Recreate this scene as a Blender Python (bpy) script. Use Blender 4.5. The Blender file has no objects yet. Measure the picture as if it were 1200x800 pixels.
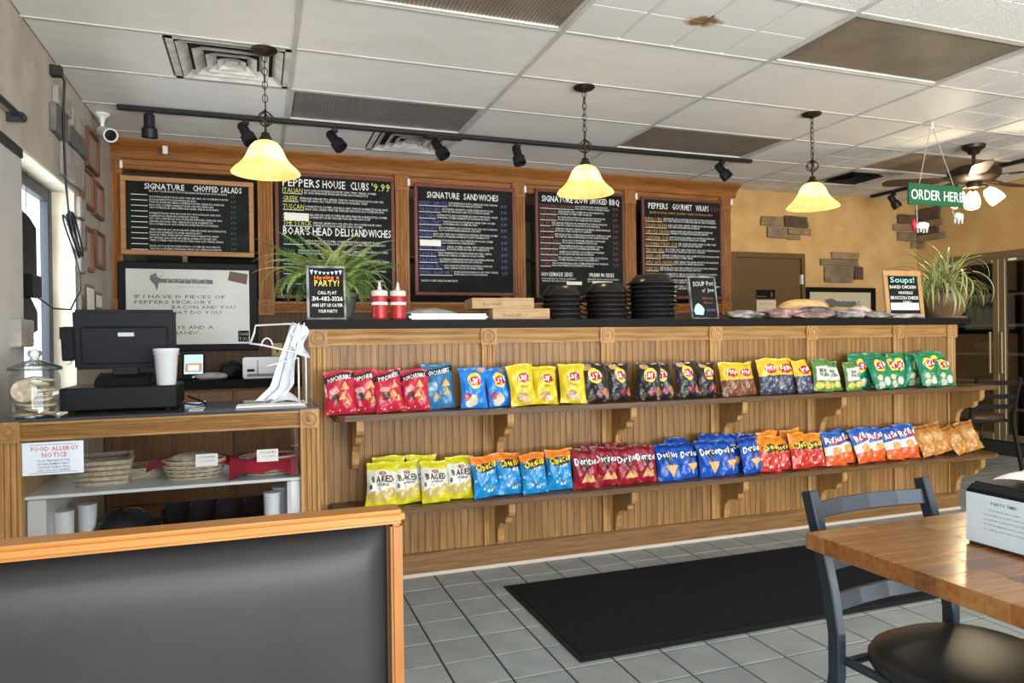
import bpy, bmesh, math, random
from mathutils import Vector, Matrix
SC = bpy.context.scene
COL = SC.collection
PI = math.pi

# ------------------------------------------------------------------ camera
CAM_Z = 1.207
def cam_basis(yaw, pitch, roll):
    fwd = Vector((math.sin(yaw)*math.cos(pitch), math.cos(yaw)*math.cos(pitch), math.sin(pitch)))
    right = Vector((math.cos(yaw), -math.sin(yaw), 0)); up = right.cross(fwd)
    return (right*math.cos(roll)+up*math.sin(roll), up*math.cos(roll)-right*math.sin(roll), fwd)
cr, cu, cf = cam_basis(.3429, -.0032, -.0129)
cam_d = bpy.data.cameras.new('camera'); cam = bpy.data.objects.new('camera', cam_d); COL.objects.link(cam)
cam_d.sensor_width = 36; cam_d.lens = 837*36/1200; cam_d.clip_start = .02
m = Matrix((cr, cu, -cf)).transposed().to_4x4(); m.translation = (0, 0, CAM_Z); cam.matrix_world = m
SC.camera = cam
# ------------------------------------------------------------------ world, lights, exposure
w = bpy.data.worlds.new('sky'); SC.world = w; w.use_nodes = True
bg = w.node_tree.nodes['Background']; bg.inputs[0].default_value = (.72, .86, 1, 1); bg.inputs[1].default_value = 2.6
SC.view_settings.view_transform = 'Standard'; SC.view_settings.look = 'None'
SC.view_settings.exposure = 0.62; SC.view_settings.gamma = 1; SC.view_settings.use_curve_mapping = False
def area(name, loc, tgt, sx, sy, power, color):
    d = bpy.data.lights.new(name, 'AREA'); d.shape = 'RECTANGLE'; d.size = sx; d.size_y = sy; d.energy = power; d.color = color
    o = bpy.data.objects.new(name, d); COL.objects.link(o); o.location = loc
    o.rotation_euler = (Vector(tgt)-Vector(loc)).to_track_quat('-Z', 'Y').to_euler(); return o
# daylight through the shop front behind the camera, the street window on the left and the side windows on the right
area('shopfront_daylight', (2.4, -2.45, 1.55), (2.4, 3, 1.35), 6.0, 1.9, 102, (.95, .98, 1))
area('ceiling_bounce_fill', (2.4, -2.40, .75), (2.2, 1.4, 2.7), 6.0, .5, 215, (1, .97, .91))   # added fill aimed up to brighten the ceiling, standing in for pavement bounce
area('near_window_daylight', (-.96, -.7, 1.45), (1.5, .6, 1.1), 2.2, 1.3, 42, (.90, .96, 1))
area('side_window_daylight', (-1.30, 4.22, 1.55), (1.5, 4.2, 1.2), 1.0, 1.1, 34, (.85, .93, 1))
area('far_side_daylight', (6.9, .6, 1.5), (2, 1.5, 1.0), 3.0, 1.6, 22, (1, .95, .88))

# ------------------------------------------------------------------ helpers
MATS = {}
def nn(nt, t, **k):
    n = nt.nodes.new(t)
    for a, b in k.items(): setattr(n, a, b)
    return n
def base_mat(name, col, rough=.5, metal=0., spec=.3, **kw):
    if name in MATS: return MATS[name]
    m_ = bpy.data.materials.new(name); m_.use_nodes = True
    b = m_.node_tree.nodes['Principled BSDF']
    b.inputs['Base Color'].default_value = (*col, 1); b.inputs['Roughness'].default_value = rough
    b.inputs['Metallic'].default_value = metal; b.inputs['Specular IOR Level'].default_value = spec
    for a, v in kw.items(): b.inputs[a.replace('_', ' ')].default_value = v
    MATS[name] = m_; return m_
def ramp(nt, stops):
    r = nn(nt, 'ShaderNodeValToRGB'); e = r.color_ramp.elements
    while len(e) < len(stops): e.new(.5)
    for i, (p, c) in enumerate(stops): e[i].position = p; e[i].color = (*c, 1)
    return r
def noise_mat(name, c1, c2, scale=8, stretch=(1, 1, 1), rough=.5, bump=.0, detail=4, lo=.35, hi=.65, coord='Object', metal=0, spec=.25, bscale=None, rnd=0):
    if name in MATS: return MATS[name]
    m_ = base_mat(name, c1, rough, metal, spec); nt = m_.node_tree; b = nt.nodes['Principled BSDF']
    tc = nn(nt, 'ShaderNodeTexCoord'); mp = nn(nt, 'ShaderNodeMapping'); mp.inputs['Scale'].default_value = stretch
    nt.links.new(tc.outputs[coord], mp.inputs[0])
    vec = mp.outputs[0]
    oi = nn(nt, 'ShaderNodeObjectInfo')
    ad = nn(nt, 'ShaderNodeVectorMath', operation='MULTIPLY_ADD'); cb = nn(nt, 'ShaderNodeCombineXYZ')
    for i in range(3): nt.links.new(oi.outputs['Random'], cb.inputs[i])
    nt.links.new(cb.outputs[0], ad.inputs[0]); ad.inputs[1].default_value = (37, 19, 53); nt.links.new(vec, ad.inputs[2]); vec = ad.outputs[0]
    n = nn(nt, 'ShaderNodeTexNoise'); n.inputs['Scale'].default_value = scale; n.inputs['Detail'].default_value = detail
    nt.links.new(vec, n.inputs['Vector'])
    r = ramp(nt, [(lo, c1), (hi, c2)]); nt.links.new(n.outputs[0], r.inputs[0])
    out = r.outputs[0]
    if rnd:
        hv = nn(nt, 'ShaderNodeHueSaturation'); mr = nn(nt, 'ShaderNodeMapRange'); mr.inputs[3].default_value = 1-rnd; mr.inputs[4].default_value = 1+rnd
        nt.links.new(oi.outputs['Random'], mr.inputs[0]); nt.links.new(mr.outputs[0], hv.inputs['Value']); nt.links.new(out, hv.inputs['Color']); out = hv.outputs[0]
    nt.links.new(out, b.inputs['Base Color'])
    if bump:
        n2 = n
        if bscale:
            n2 = nn(nt, 'ShaderNodeTexNoise'); n2.inputs['Scale'].default_value = bscale; n2.inputs['Detail'].default_value = 3; nt.links.new(vec, n2.inputs['Vector'])
        bp = nn(nt, 'ShaderNodeBump'); bp.inputs['Strength'].default_value = bump; bp.inputs['Distance'].default_value = .01
        nt.links.new(n2.outputs[0], bp.inputs['Height']); nt.links.new(bp.outputs[0], b.inputs['Normal'])
    return m_
def wood(name, c1, c2, axis='z', rough=.42, scale=14, rnd=.1):
    st = {'z': (5, 5, .35), 'x': (.35, 5, 5), 'y': (5, .35, 5)}[axis]
    return noise_mat(name, c1, c2, scale, st, rough, .12, 6, .3, .72, rnd=rnd)
def glass_mat(name, tint=(1, 1, 1), refl=.12, rough=.02):
    if name in MATS: return MATS[name]
    m_ = bpy.data.materials.new(name); m_.use_nodes = True; nt = m_.node_tree; nt.nodes.clear()
    o = nn(nt, 'ShaderNodeOutputMaterial'); t = nn(nt, 'ShaderNodeBsdfTransparent'); t.inputs[0].default_value = (*tint, 1)
    g = nn(nt, 'ShaderNodeBsdfGlossy'); g.inputs['Roughness'].default_value = rough
    lw = nn(nt, 'ShaderNodeLayerWeight'); lw.inputs[0].default_value = .35
    mr = nn(nt, 'ShaderNodeMapRange'); mr.inputs[3].default_value = refl*.5; mr.inputs[4].default_value = min(1, refl*4)
    mx = nn(nt, 'ShaderNodeMixShader')
    nt.links.new(lw.outputs['Fresnel'], mr.inputs[0]); nt.links.new(mr.outputs[0], mx.inputs[0]); nt.links.new(t.outputs[0], mx.inputs[1]); nt.links.new(g.outputs[0], mx.inputs[2]); nt.links.new(mx.outputs[0], o.inputs[0])
    MATS[name] = m_; return m_
def emit(name, col, s):
    m_ = base_mat(name, col); b = m_.node_tree.nodes['Principled BSDF']
    b.inputs['Emission Color'].default_value = (*col, 1); b.inputs['Emission Strength'].default_value = s; return m_

class MB:
    def __init__(s): s.v = []; s.f = []; s.mi = []; s.cur = 0; s.uv = None
    def add(s, vs, fs):
        o = len(s.v); s.v += [tuple(p) for p in vs]; s.f += [tuple(i+o for i in f) for f in fs]; s.mi += [s.cur]*len(fs); return s
    def box(s, x0, x1, y0, y1, z0, z1, M=None):
        vs = [Vector((x, y, z)) for z in (z0, z1) for y in (y0, y1) for x in (x0, x1)]
        if M: vs = [M @ p for p in vs]
        return s.add(vs, [(0, 2, 3, 1), (4, 5, 7, 6), (0, 1, 5, 4), (2, 6, 7, 3), (0, 4, 6, 2), (1, 3, 7, 5)])
    def lathe(s, prof, c=(0, 0, 0), n=20, M=None, cap=True):
        vs = []; fs = []
        for r, z in prof:
            for i in range(n):
                a = 2*PI*i/n; p = Vector((r*math.cos(a), r*math.sin(a), z))
                if M: p = M @ p
                vs.append(p+Vector(c))
        for k in range(len(prof)-1):
            for i in range(n):
                j = (i+1) % n; fs.append((k*n+i, k*n+j, (k+1)*n+j, (k+1)*n+i))
        if cap:
            if prof[0][0] > 1e-4: fs.append(tuple(range(n-1, -1, -1)))
            if prof[-1][0] > 1e-4: fs.append(tuple((len(prof)-1)*n+i for i in range(n)))
        return s.add(vs, fs)
    def tube(s, path, r, n=8, closed=False):
        P = [Vector(p) for p in path]; N = len(P); vs = []; fs = []
        rr = r if isinstance(r, (list, tuple)) else [r]*N
        up = None
        for i, p in enumerate(P):
            if closed: d = P[(i+1) % N]-P[i-1]
            else: d = P[min(i+1, N-1)]-P[max(i-1, 0)]
            d.normalize()
            if up is None: up = d.orthogonal().normalized()
            up = (up-d*up.dot(d)).normalized(); b = d.cross(up)
            for k in range(n):
                a = 2*PI*k/n; vs.append(p+(up*math.cos(a)+b*math.sin(a))*rr[i])
        for i in range(N if closed else N-1):
            j = (i+1) % N
            for k in range(n):
                l = (k+1) % n; fs.append((i*n+k, i*n+l, j*n+l, j*n+k))
        if not closed: fs += [tuple(range(n-1, -1, -1)), tuple((N-1)*n+k for k in range(n))]
        return s.add(vs, fs)
    def bar(s, path, w_, t_, side=(1, 0, 0)):   # flat rectangular bar swept on a path; w_ along side
        P = [Vector(p) for p in path]; N = len(P); vs = []; sd = Vector(side).normalized()
        for i, p in enumerate(P):
            d = (P[min(i+1, N-1)]-P[max(i-1, 0)]).normalized(); b = d.cross(sd).normalized()
            for a, c in ((-1, -1), (1, -1), (1, 1), (-1, 1)): vs.append(p+sd*a*w_/2+b*c*t_/2)
        fs = [(3, 2, 1, 0), tuple((N-1)*4+k for k in range(4))]
        for i in range(N-1):
            for k in range(4): l = (k+1) % 4; fs.append((i*4+k, i*4+l, (i+1)*4+l, (i+1)*4+k))
        return s.add(vs, fs)
    def prism(s, poly, a, b, axis='y'):
        def P(u, v, t): return {'y': (u, t, v), 'x': (t, u, v), 'z': (u, v, t)}[axis]
        n = len(poly); vs = [P(u, v, a) for u, v in poly]+[P(u, v, b) for u, v in poly]
        return s.add(vs, [tuple(range(n)), tuple(range(2*n-1, n-1, -1))]+[(i, i+n, (i+1) % n+n, (i+1) % n) for i in range(n)])
    def grid(s, fn, nu, nv):
        vs = [fn(i/nu, j/nv) for j in range(nv+1) for i in range(nu+1)]
        return s.add(vs, [(j*(nu+1)+i, j*(nu+1)+i+1, (j+1)*(nu+1)+i+1, (j+1)*(nu+1)+i) for j in range(nv) for i in range(nu)])
    def mesh(s, name, mats, bevel=0, smooth=False, fix=True, segs=1):
        me = bpy.data.meshes.new(name); me.from_pydata(s.v, [], s.f); me.update()
        mats = mats if isinstance(mats, (list, tuple)) else [mats]
        for x in mats: me.materials.append(x)
        if len(mats) > 1: me.polygons.foreach_set('material_index', s.mi)
        if fix or bevel:
            bm = bmesh.new(); bm.from_mesh(me)
            if fix: bmesh.ops.recalc_face_normals(bm, faces=bm.faces)
            if bevel: bmesh.ops.bevel(bm, geom=[e for e in bm.edges if len(e.link_faces) == 2 and e.calc_face_angle(0) > .6], offset=bevel, segments=segs, affect='EDGES', clamp_overlap=True)
            bm.to_mesh(me); bm.free()
        if smooth:
            me.polygons.foreach_set('use_smooth', [True]*len(me.polygons))
            if smooth != 'all': me.set_sharp_from_angle(angle=math.radians(40))
        return me
    def build(s, name, mats, parent=None, bevel=0, smooth=False, loc=None, **k):
        return link(name, s.mesh(name, mats, bevel, smooth, **k), parent, loc)
def link(name, me, parent=None, loc=None, rot=None):
    o = bpy.data.objects.new(name, me); COL.objects.link(o)
    if parent: o.parent = parent
    if loc: o.location = loc
    if rot: o.rotation_euler = rot
    return o
def tag(o, label=None, cat=None, group=None, kind=None):
    for k, v in (('label', label), ('category', cat), ('group', group), ('kind', kind)):
        if v: o[k] = v
    return o
def thing(name, label, cat, loc=(0, 0, 0), rz=0, group=None, rot=None):
    o = bpy.data.objects.new(name, None); COL.objects.link(o); o.location = loc; o.rotation_euler = rot or (0, 0, rz); o.empty_display_size = .1
    return tag(o, label, cat, group)
def struct(o, label=None): return tag(o, label, None, None, 'structure')
def B(*a): return MB().box(*a)
ORD = ['first', 'second', 'third', 'fourth', 'fifth', 'sixth', 'seventh', 'eighth', 'ninth', 'tenth', 'eleventh', 'twelfth']

_T = {}
def glyph(ch, res, bold):
    key = (ch, res, bold)
    if key not in _T:
        c = bpy.data.curves.new('t', 'FONT'); c.body = ch; c.size = 1; c.resolution_u = res; c.fill_mode = 'FRONT'; c.offset = bold
        o = bpy.data.objects.new('t', c); COL.objects.link(o)
        dg = bpy.context.evaluated_depsgraph_get(); me = bpy.data.meshes.new_from_object(o.evaluated_get(dg))
        v = [tuple(p.co)[:2] for p in me.vertices]; x0 = min(p[0] for p in v); x1 = max(p[0] for p in v)
        _T[key] = ([(x-x0, y) for x, y in v], [tuple(p.vertices) for p in me.polygons], x1-x0)
        bpy.data.objects.remove(o); bpy.data.curves.remove(c); bpy.data.meshes.remove(me)
    return _T[key]
def text_geo(s, size, xs=1.0, res=1, align='LEFT', bold=0):
    V, F, x = [], [], 0
    for ch in s:
        if ch == ' ': x += .30; continue
        v, f, wd = glyph(ch, res, bold); o = len(V)
        V += [(a+x, b) for a, b in v]; F += [tuple(i+o for i in q) for q in f]; x += wd+.085
    x -= .085; dx = {'LEFT': 0, 'CENTER': -x/2, 'RIGHT': -x}[align]
    return [((a+dx)*size*xs, b*size) for a, b in V], F
def text_w(s, size, xs=1.0):
    return (sum(.30 if ch == ' ' else glyph(ch, 1, 0)[2]+.085 for ch in s)-.085)*size*xs
def put_text(mb, s, x, z, y, size, xs=1.0, align='LEFT', bold=0, res=1, fit=None, rot=0, shear=0):
    """text facing -y at depth y"""
    if fit: xs = xs*fit/max(1e-6, text_w(s, size, xs))
    v, f = text_geo(s, size, xs, res, align, bold); c, q = math.cos(rot), math.sin(rot)
    mb.add([(x+(a+b*shear)*c-b*q, y, z+(a+b*shear)*q+b*c) for a, b in v], f)
def put_text_m(mb, s, M, size, xs=1.0, align='CENTER', bold=0, res=1, fit=None):
    if fit: xs = xs*fit/max(1e-6, text_w(s, size, xs))
    v, f = text_geo(s, size, xs, res, align, bold)
    mb.add([M @ Vector((a, b, 0)) for a, b in v], f)

# ------------------------------------------------------------------ materials
OAKZ = wood('oak_upright', (.40, .225, .082), (.23, .115, .036), 'z')
OAKX = wood('oak_lengthwise', (.37, .20, .070), (.20, .10, .030), 'x')
BEAD = wood('oak_beadboard', (.275, .148, .050), (.150, .074, .024), 'z', rnd=.14)
SHELF = wood('oak_shelf', (.125, .066, .027), (.06, .031, .013), 'x', .4)
OAKD = wood('stained_oak_lengthwise', (.36, .145, .038), (.19, .068, .016), 'x', .4)
OAKDZ = wood('stained_oak_upright', (.36, .15, .042), (.20, .075, .019), 'z', .4)
PANEL = wood('dark_wood_panelling', (.115, .06, .032), (.055, .028, .015), 'z', .5)
BLACK = base_mat('black_laminate', (.0085, .008, .0075), .5, 0, .06)
BLKMETAL = base_mat('black_metal', (.012, .012, .013), .4)
BRONZE = noise_mat('dark_bronze', (.035, .025, .02), (.06, .045, .035), 30, rough=.4, metal=.7)
BLKPLAST = base_mat('black_plastic', (.009, .010, .011), .45, 0, .12)
CHROME = base_mat('chrome_wire', (.7, .7, .7), .2, 1)
WHITE = base_mat('white_plastic', (.78, .78, .76), .5)
PAPER = base_mat('white_paper', (.80, .79, .76), .7)
CHALK = base_mat('chalk_white', (.80, .80, .76), .8)
SLATE = noise_mat('chalkboard_black', (.009, .0095, .009), (.016, .017, .016), 5, rough=.7, spec=.12)
GLASS = glass_mat('clear_glass')
def chalk(name, c): return base_mat('chalk_'+name, c, .8)
def part(mb, name, mats, parent, bevel=0, smooth=False, **k):
    """mb holds world coordinates; parent is an unrotated thing"""
    o = mb.build(name, mats, parent, bevel, smooth, **k)
    if k.get('fix') is False: o['kind'] = 'stuff'
    p = Vector((0, 0, 0)); q = parent
    while q: p += q.location; q = q.parent
    o.location = -p; return o
def wpart(name, me, parent, loc, rot=None):
    o = link(name, me, parent, None, rot); p = Vector((0, 0, 0)); q = parent
    while q: p += q.location; q = q.parent
    o.location = Vector(loc)-p; return o

# ------------------------------------------------------------------ floor
XL, XR, YB, YF, ZC = -.99, 7.02, 6.05, -2.6, 2.70
GROUT = noise_mat('dark_grout', (.016, .017, .017), (.028, .028, .027), 40, rough=.9)
TILE = noise_mat('grey_floor_tile', (.20, .23, .235), (.25, .28, .28), 9, rough=.4, bump=.05, bscale=60, rnd=.07)
floor = struct(B(XL-.1, 7.9, YF, 8.2, -.12, -.004).build('floor', GROUT), 'grey square ceramic tiles with dark grout')
S = .2032; FX, FY = .8416, 3.3035
tm = B(-S/2+.0035, S/2-.0035, -S/2+.0035, S/2-.0035, -.01, 0).mesh('tile', TILE, bevel=.0022)
cells = []
for i in range(-10, 31):
    for j in range(-6, 26):
        x, y = FX+(i+.5)*S, FY+.5*S+S*2-(j+.5)*S
        if XL < x-S/2 and x+S/2 < XR and y+S/2 < YB+.05 and y > -.5: cells.append((x, y))
def in_view(x, y):
    d = Vector((x, y, -CAM_Z)); z = d.dot(cf)
    if z < .2: return False
    u, v = 600+837*d.dot(cr)/z, 400-837*d.dot(cu)/z
    hid = (y > 3.68 and x < 4.7) or (1.2 < x < 3.0 and 2.52 < y < 3.2) or u < 455
    return -20 < u < 1220 and v < 840 and not hid
vis = sorted([c for c in cells if in_view(*c)], key=lambda c: c[0]**2+c[1]**2)
own = set(vis[:300])
for x, y in vis[:300]: link('tile', tm, floor, (x, y, 0))
rest = MB()
for x, y in cells:
    if (x, y) not in own: rest.box(x-S/2+.0035, x+S/2-.0035, y-S/2+.0035, y+S/2-.0035, -.01, -.0005)
tag(rest.build('tile_field', TILE, floor), 'grey floor tiles further off', kind='stuff')

# ------------------------------------------------------------------ ceiling
CT = noise_mat('smooth_ceiling_panel', (.80, .785, .75), (.85, .835, .80), 3, (1, 3, 1), rough=.55, bump=.05, bscale=5, rnd=.03)
CA = noise_mat('acoustic_ceiling_tile', (.72, .71, .68), (.86, .85, .82), 130, rough=.85, bump=.5, lo=.3, hi=.6, rnd=.04)
CS = noise_mat('stained_ceiling_tile', (.72, .71, .68), (.72, .71, .68), 130, rough=.85)
nt = CS.node_tree; b_ = nt.nodes['Principled BSDF']
tc = nn(nt, 'ShaderNodeTexCoord'); mp = nn(nt, 'ShaderNodeMapping'); mp.inputs['Location'].default_value = (.12, .03, 0); mp.inputs['Scale'].default_value = (6.5, 10.5, 1)
gr = nn(nt, 'ShaderNodeTexGradient', gradient_type='SPHERICAL'); n1 = nn(nt, 'ShaderNodeTexNoise'); n1.inputs['Scale'].default_value = 17; n1.inputs['Detail'].default_value = 5
mm = nn(nt, 'ShaderNodeMath', operation='MULTIPLY'); rr = ramp(nt, [(.16, (.72, .71, .68)), (.30, (.24, .15, .07))])
nt.links.new(tc.outputs['Object'], mp.inputs[0]); nt.links.new(mp.outputs[0], gr.inputs[0]); nt.links.new(tc.outputs['Object'], n1.inputs['Vector'])
nt.links.new(gr.outputs['Fac'], mm.inputs[0]); nt.links.new(n1.outputs[0], mm.inputs[1]); nt.links.new(mm.outputs[0], rr.inputs[0]); nt.links.new(rr.outputs[0], b_.inputs['Base Color'])
LENS = noise_mat('smoked_light_lens', (.20, .165, .125), (.25, .205, .155), 6, rough=.35, spec=.4)
LENSG = noise_mat('grey_light_lens', (.17, .16, .15), (.21, .195, .18), 7, rough=.35, spec=.4)
TBAR = noise_mat('ceiling_grid', (.50, .485, .45), (.60, .585, .55), 6, rough=.5)
ceiling = struct(B(XL-.1, 7.9, YF, 8.2, ZC+.03, ZC+.1).build('ceiling', CA), 'drop ceiling of white panels in a thin metal grid')
GX, GY, CW, CD = .1987, 3.189, 1.2192, .6096
def flat_tile(wd, dp): return B(-wd/2+.006, wd/2-.006, -dp/2+.006, dp/2-.006, 0, .02)
def scored_mb(wd, dp):
    mb = MB(); nx, ny = max(1, round(wd/.3048)), 2
    for i in range(nx):
        for j in range(ny):
            x0 = -wd/2+i*wd/nx; y0 = -dp/2+j*dp/ny; g = .007
            mb.add([(x0+a*wd/nx+(g if a == 0 else -g)*k, y0+c*dp/ny+(g if c == 0 else -g)*k*.35, z) for z, k in ((0, 1.6), (.012, .1)) for c in (0, 1) for a in (0, 1)],
                   [(0, 2, 3, 1), (0, 1, 5, 4), (2, 6, 7, 3), (0, 4, 6, 2), (1, 3, 7, 5)])
    mb.box(-wd/2+.004, wd/2-.004, -dp/2+.004, dp/2-.004, .012, .022)
    return mb
_cm = {}
def ctile(kind, x0, x1, y0, y1):
    wd, dp = x1-x0, y1-y0; key = (kind, round(wd, 3), round(dp, 3))
    if key not in _cm:
        _cm[key] = (scored_mb(wd, dp).mesh('tile', CS if kind == 'stain' else CA) if kind in ('scored', 'stain') else flat_tile(wd, dp).mesh('tile', CT))
    link('ceiling_tile', _cm[key], ceiling, ((x0+x1)/2, (y0+y1)/2, ZC))
def light_lens(x0, x1, y0, y1, mat, label):
    t = thing('ceiling_light', label, 'ceiling light', ((x0+x1)/2, (y0+y1)/2, ZC), group='unlit ceiling light panels')
    fr = MB()
    for a in ((x0+.008, x1-.008, y0+.008, y0+.03), (x0+.008, x1-.008, y1-.03, y1-.008), (x0+.008, x0+.03, y0+.03, y1-.03), (x1-.03, x1-.008, y0+.03, y1-.03)): fr.box(*a, ZC-.002, ZC+.02)
    part(fr, 'frame', TBAR, t)
    ln = MB(); n = 60; nu = 2*n
    ln.grid(lambda u, v: (x0+.028+u*(x1-x0-.056), y0+.028+v*(y1-y0-.056), ZC+.008+(.003 if round(u*nu) % 2 else 0)), nu, 2)
    part(ln, 'lens', mat, t)
LENSES = {(0, 2): (LENSG, 'dark grey unlit light panel above the track and leftmost boards'), (2, 2): (LENS, 'brown unlit light panel between second and third pendants'),
          (4, 2): (LENS, 'brown unlit light panel behind the ceiling fan'), (0, -1): (LENS, 'unlit brown light panel cut off by the top edge left of centre'),
          (2, -1): (LENS, 'large unlit ribbed light panel at upper right near camera')}
vent_cells = []
for c in range(-1, 6):
    for r in range(-6, 5):
        x0, x1 = GX+c*CW, GX+(c+1)*CW; y0, y1 = GY+r*CD, GY+(r+1)*CD
        if r < -4: continue
        x0c = max(x0, XL); x1c = min(x1, XR); y1c = min(y1, YB)
        if x1c-x0c < .05 or y1c-y0 < .05: continue
        if (c, r) in LENSES: light_lens(x0, x1, y0, y1, *LENSES[(c, r)]); continue
        if (c, r) == (-1, 1): ctile('flat', x0c, x1-CD, y0, y1); vent_cells.append((x1-CD, x1, y0, y1)); continue
        if (c, r) == (0, 3): ctile('flat', x0, x1-CD, y0, y1); vent_cells.append((x1-CD, x1, y0, y1)); continue
        if (c, r) == (4, 3): vent_cells.append((x0, x0+CD, y0, y1)); ctile('scored', x0+CD, x1, y0, y1); continue
        if c == 3 and r >= 0: ctile('flat', x0, x0+CD, y0, y1c); ctile('scored', x0+CD, x1, y0, y1c); continue
        if (c, r) == (1, -1): ctile('stain', x0, x1, y0, y1); continue
        ctile('scored' if (r < 0 and c >= 1) or c >= 4 else 'flat', x0c, x1c, y0, y1c)
for r in range(-4, 6):
    y = GY+r*CD
    if y < YB: struct(B(XL, XR, y-.011, y+.011, ZC-.004, ZC+.01).build('grid_bar', TBAR, ceiling))
for c in range(0, 6):
    x = GX+c*CW; struct(B(x-.012, x+.012, YF, YB, ZC-.0055, ZC+.01).build('grid_bar', TBAR, ceiling))
struct(B(GX+3*CW+CD-.012, GX+3*CW+CD+.012, GY, YB, ZC-.0055, ZC+.01).build('grid_bar', TBAR, ceiling))
VW = noise_mat('dusty_white_vent', (.74, .72, .67), (.50, .48, .44), 9, rough=.6)
DK = base_mat('dark_duct', (.02, .02, .02), .9)
def vent(x0, x1, y0, y1, label, dark=False):
    cx, cy = (x0+x1)/2, (y0+y1)/2; t = thing('ceiling_vent', label, 'air vent', (cx, cy, ZC), group='square ceiling air vents')
    part(B(x0+.01, x1-.01, y0+.01, y1-.01, ZC+.022, ZC+.03), 'duct', DK, t)
    def ring(h0, h1, z0, z1):
        mb = MB(); vs = []
        for h, z in ((h0, z0), (h1, z1), (h1-.006, z1+.004), (h0-.006, z0+.004)):
            vs += [(cx-h, cy-h, z), (cx+h, cy-h, z), (cx+h, cy+h, z), (cx-h, cy+h, z)]
        fs = [(a*4+k, a*4+(k+1) % 4, ((a+1) % 4)*4+(k+1) % 4, ((a+1) % 4)*4+k) for a in range(4) for k in range(4)]
        return mb.add(vs, fs)
    m_ = DK if dark else VW
    mb = MB()
    for k in range(4):
        M = Matrix.Translation((cx, cy, 0)) @ Matrix.Rotation(k*PI/2, 4, 'Z'); mb.box(-.298, .298, -.298, -.262, ZC-.004, ZC+.004, M)
    part(mb, 'frame', VW, t)
    for h in (.255, .185, .125, .07): part(ring(h-.045, h, ZC+.02, ZC-.012), 'louver', VW if not dark or h > .2 else m_, t)
    part(B(cx-.03, cx+.03, cy-.03, cy+.03, ZC-.004, ZC+.01), 'core_plate', m_, t)
for v_, lb, dk in zip(vent_cells, ['dusty square ceiling vent beside the leftmost pendant', 'square ceiling vent above the track light rail', 'blackened square ceiling vent right of the third pendant'], (0, 0, 1)): vent(*v_, lb, dk)

# ------------------------------------------------------------------ walls
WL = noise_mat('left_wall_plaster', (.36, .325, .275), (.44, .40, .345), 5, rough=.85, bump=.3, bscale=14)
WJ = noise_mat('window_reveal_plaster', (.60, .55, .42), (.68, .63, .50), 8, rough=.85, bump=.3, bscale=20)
WY = noise_mat('ochre_plaster', (.48, .285, .105), (.58, .37, .15), 4, rough=.8, bump=.35, bscale=9, detail=6)
# left wall with the street window opening: y 3.70..4.765, z .93..2.10
wy0, wy1, wz0, wz1 = 3.70, 4.765, .93, 2.10
mb = MB()
for a in ((YF, wy0, 0, ZC+.03), (wy1, 7.7, 0, ZC+.03), (wy0, wy1, 0, wz0), (wy0, wy1, wz1, ZC+.03)): mb.box(XL-.22, XL, a[0], a[1], a[2], a[3])
wall_left = struct(mb.build('wall_left', WL), 'rough grey beige plaster wall with street window')
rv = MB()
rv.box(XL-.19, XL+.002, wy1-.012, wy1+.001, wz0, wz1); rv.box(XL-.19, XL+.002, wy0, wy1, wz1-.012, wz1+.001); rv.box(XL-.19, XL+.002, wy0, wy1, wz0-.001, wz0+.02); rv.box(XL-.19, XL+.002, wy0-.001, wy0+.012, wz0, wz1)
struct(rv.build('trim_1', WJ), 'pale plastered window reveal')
win = struct(thing('window_1', 'dark metal framed street window in the left wall', None, (XL-.13, 4.23, wz0+.02)))
WF = base_mat('dark_window_metal', (.03, .035, .042), .4, .3)
fr = MB()
xa, xb = XL-.155, XL-.11
for a in ((wy0+.012, wy0+.07, wz0+.02, wz1-.012), (wy1-.082, wy1-.012, wz0+.02, wz1-.012), (wy0+.07, wy1-.082, wz0+.02, wz0+.07), (wy0+.07, wy1-.082, wz1-.08, wz1-.012)): fr.box(xa, xb, *a)
part(fr, 'window_frame', WF, win, bevel=.004)
part(B(XL-.14, XL-.132, wy0+.06, wy1-.07, wz0+.06, wz1-.07), 'pane', GLASS, win)
SHADE = noise_mat('grey_shade_cloth', (.42, .41, .395), (.47, .455, .44), 4, rough=.8)
sh = thing('roller_blind', 'pale grey panel blind with dark top strip on the left wall', 'blind', (XL+.015, 3.2, .6))
part(B(XL+.004, XL+.02, 2.5, 3.70, .6, 2.03), 'panel', SHADE, sh); part(B(XL+.002, XL+.03, 2.5, 3.69, 2.03, 2.075), 'top_strip', WF, sh, bevel=.003)
rod = thing('curtain_rod', 'dark metal rod end on the left wall near the ceiling', 'rod', (XL, 3.6, 2.19))
part(MB().tube([(XL+.04, 2.4, 2.185), (XL+.04, 3.63, 2.195)], .013), 'tube', WF, rod); part(MB().lathe([(.016, 0), (.022, .006), (.022, .028), (.01, .036)], (XL+.04, 3.61, 2.195), 12, Matrix.Rotation(-PI/2, 4, 'X')), 'finial', WF, rod, smooth=True)
part(B(XL, XL+.05, 3.57, 3.585, 2.16, 2.2), 'bracket', WF, rod)
# outside the street window: pale pavement and a pale facade across the street
GND = noise_mat('pale_pavement', (.45, .46, .47), (.5, .5, .5), 2, rough=.9)
struct(B(-30, XL-.23, -20, 30, -.2, -.12).build('street', GND), 'pale pavement outside the window')
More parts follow.
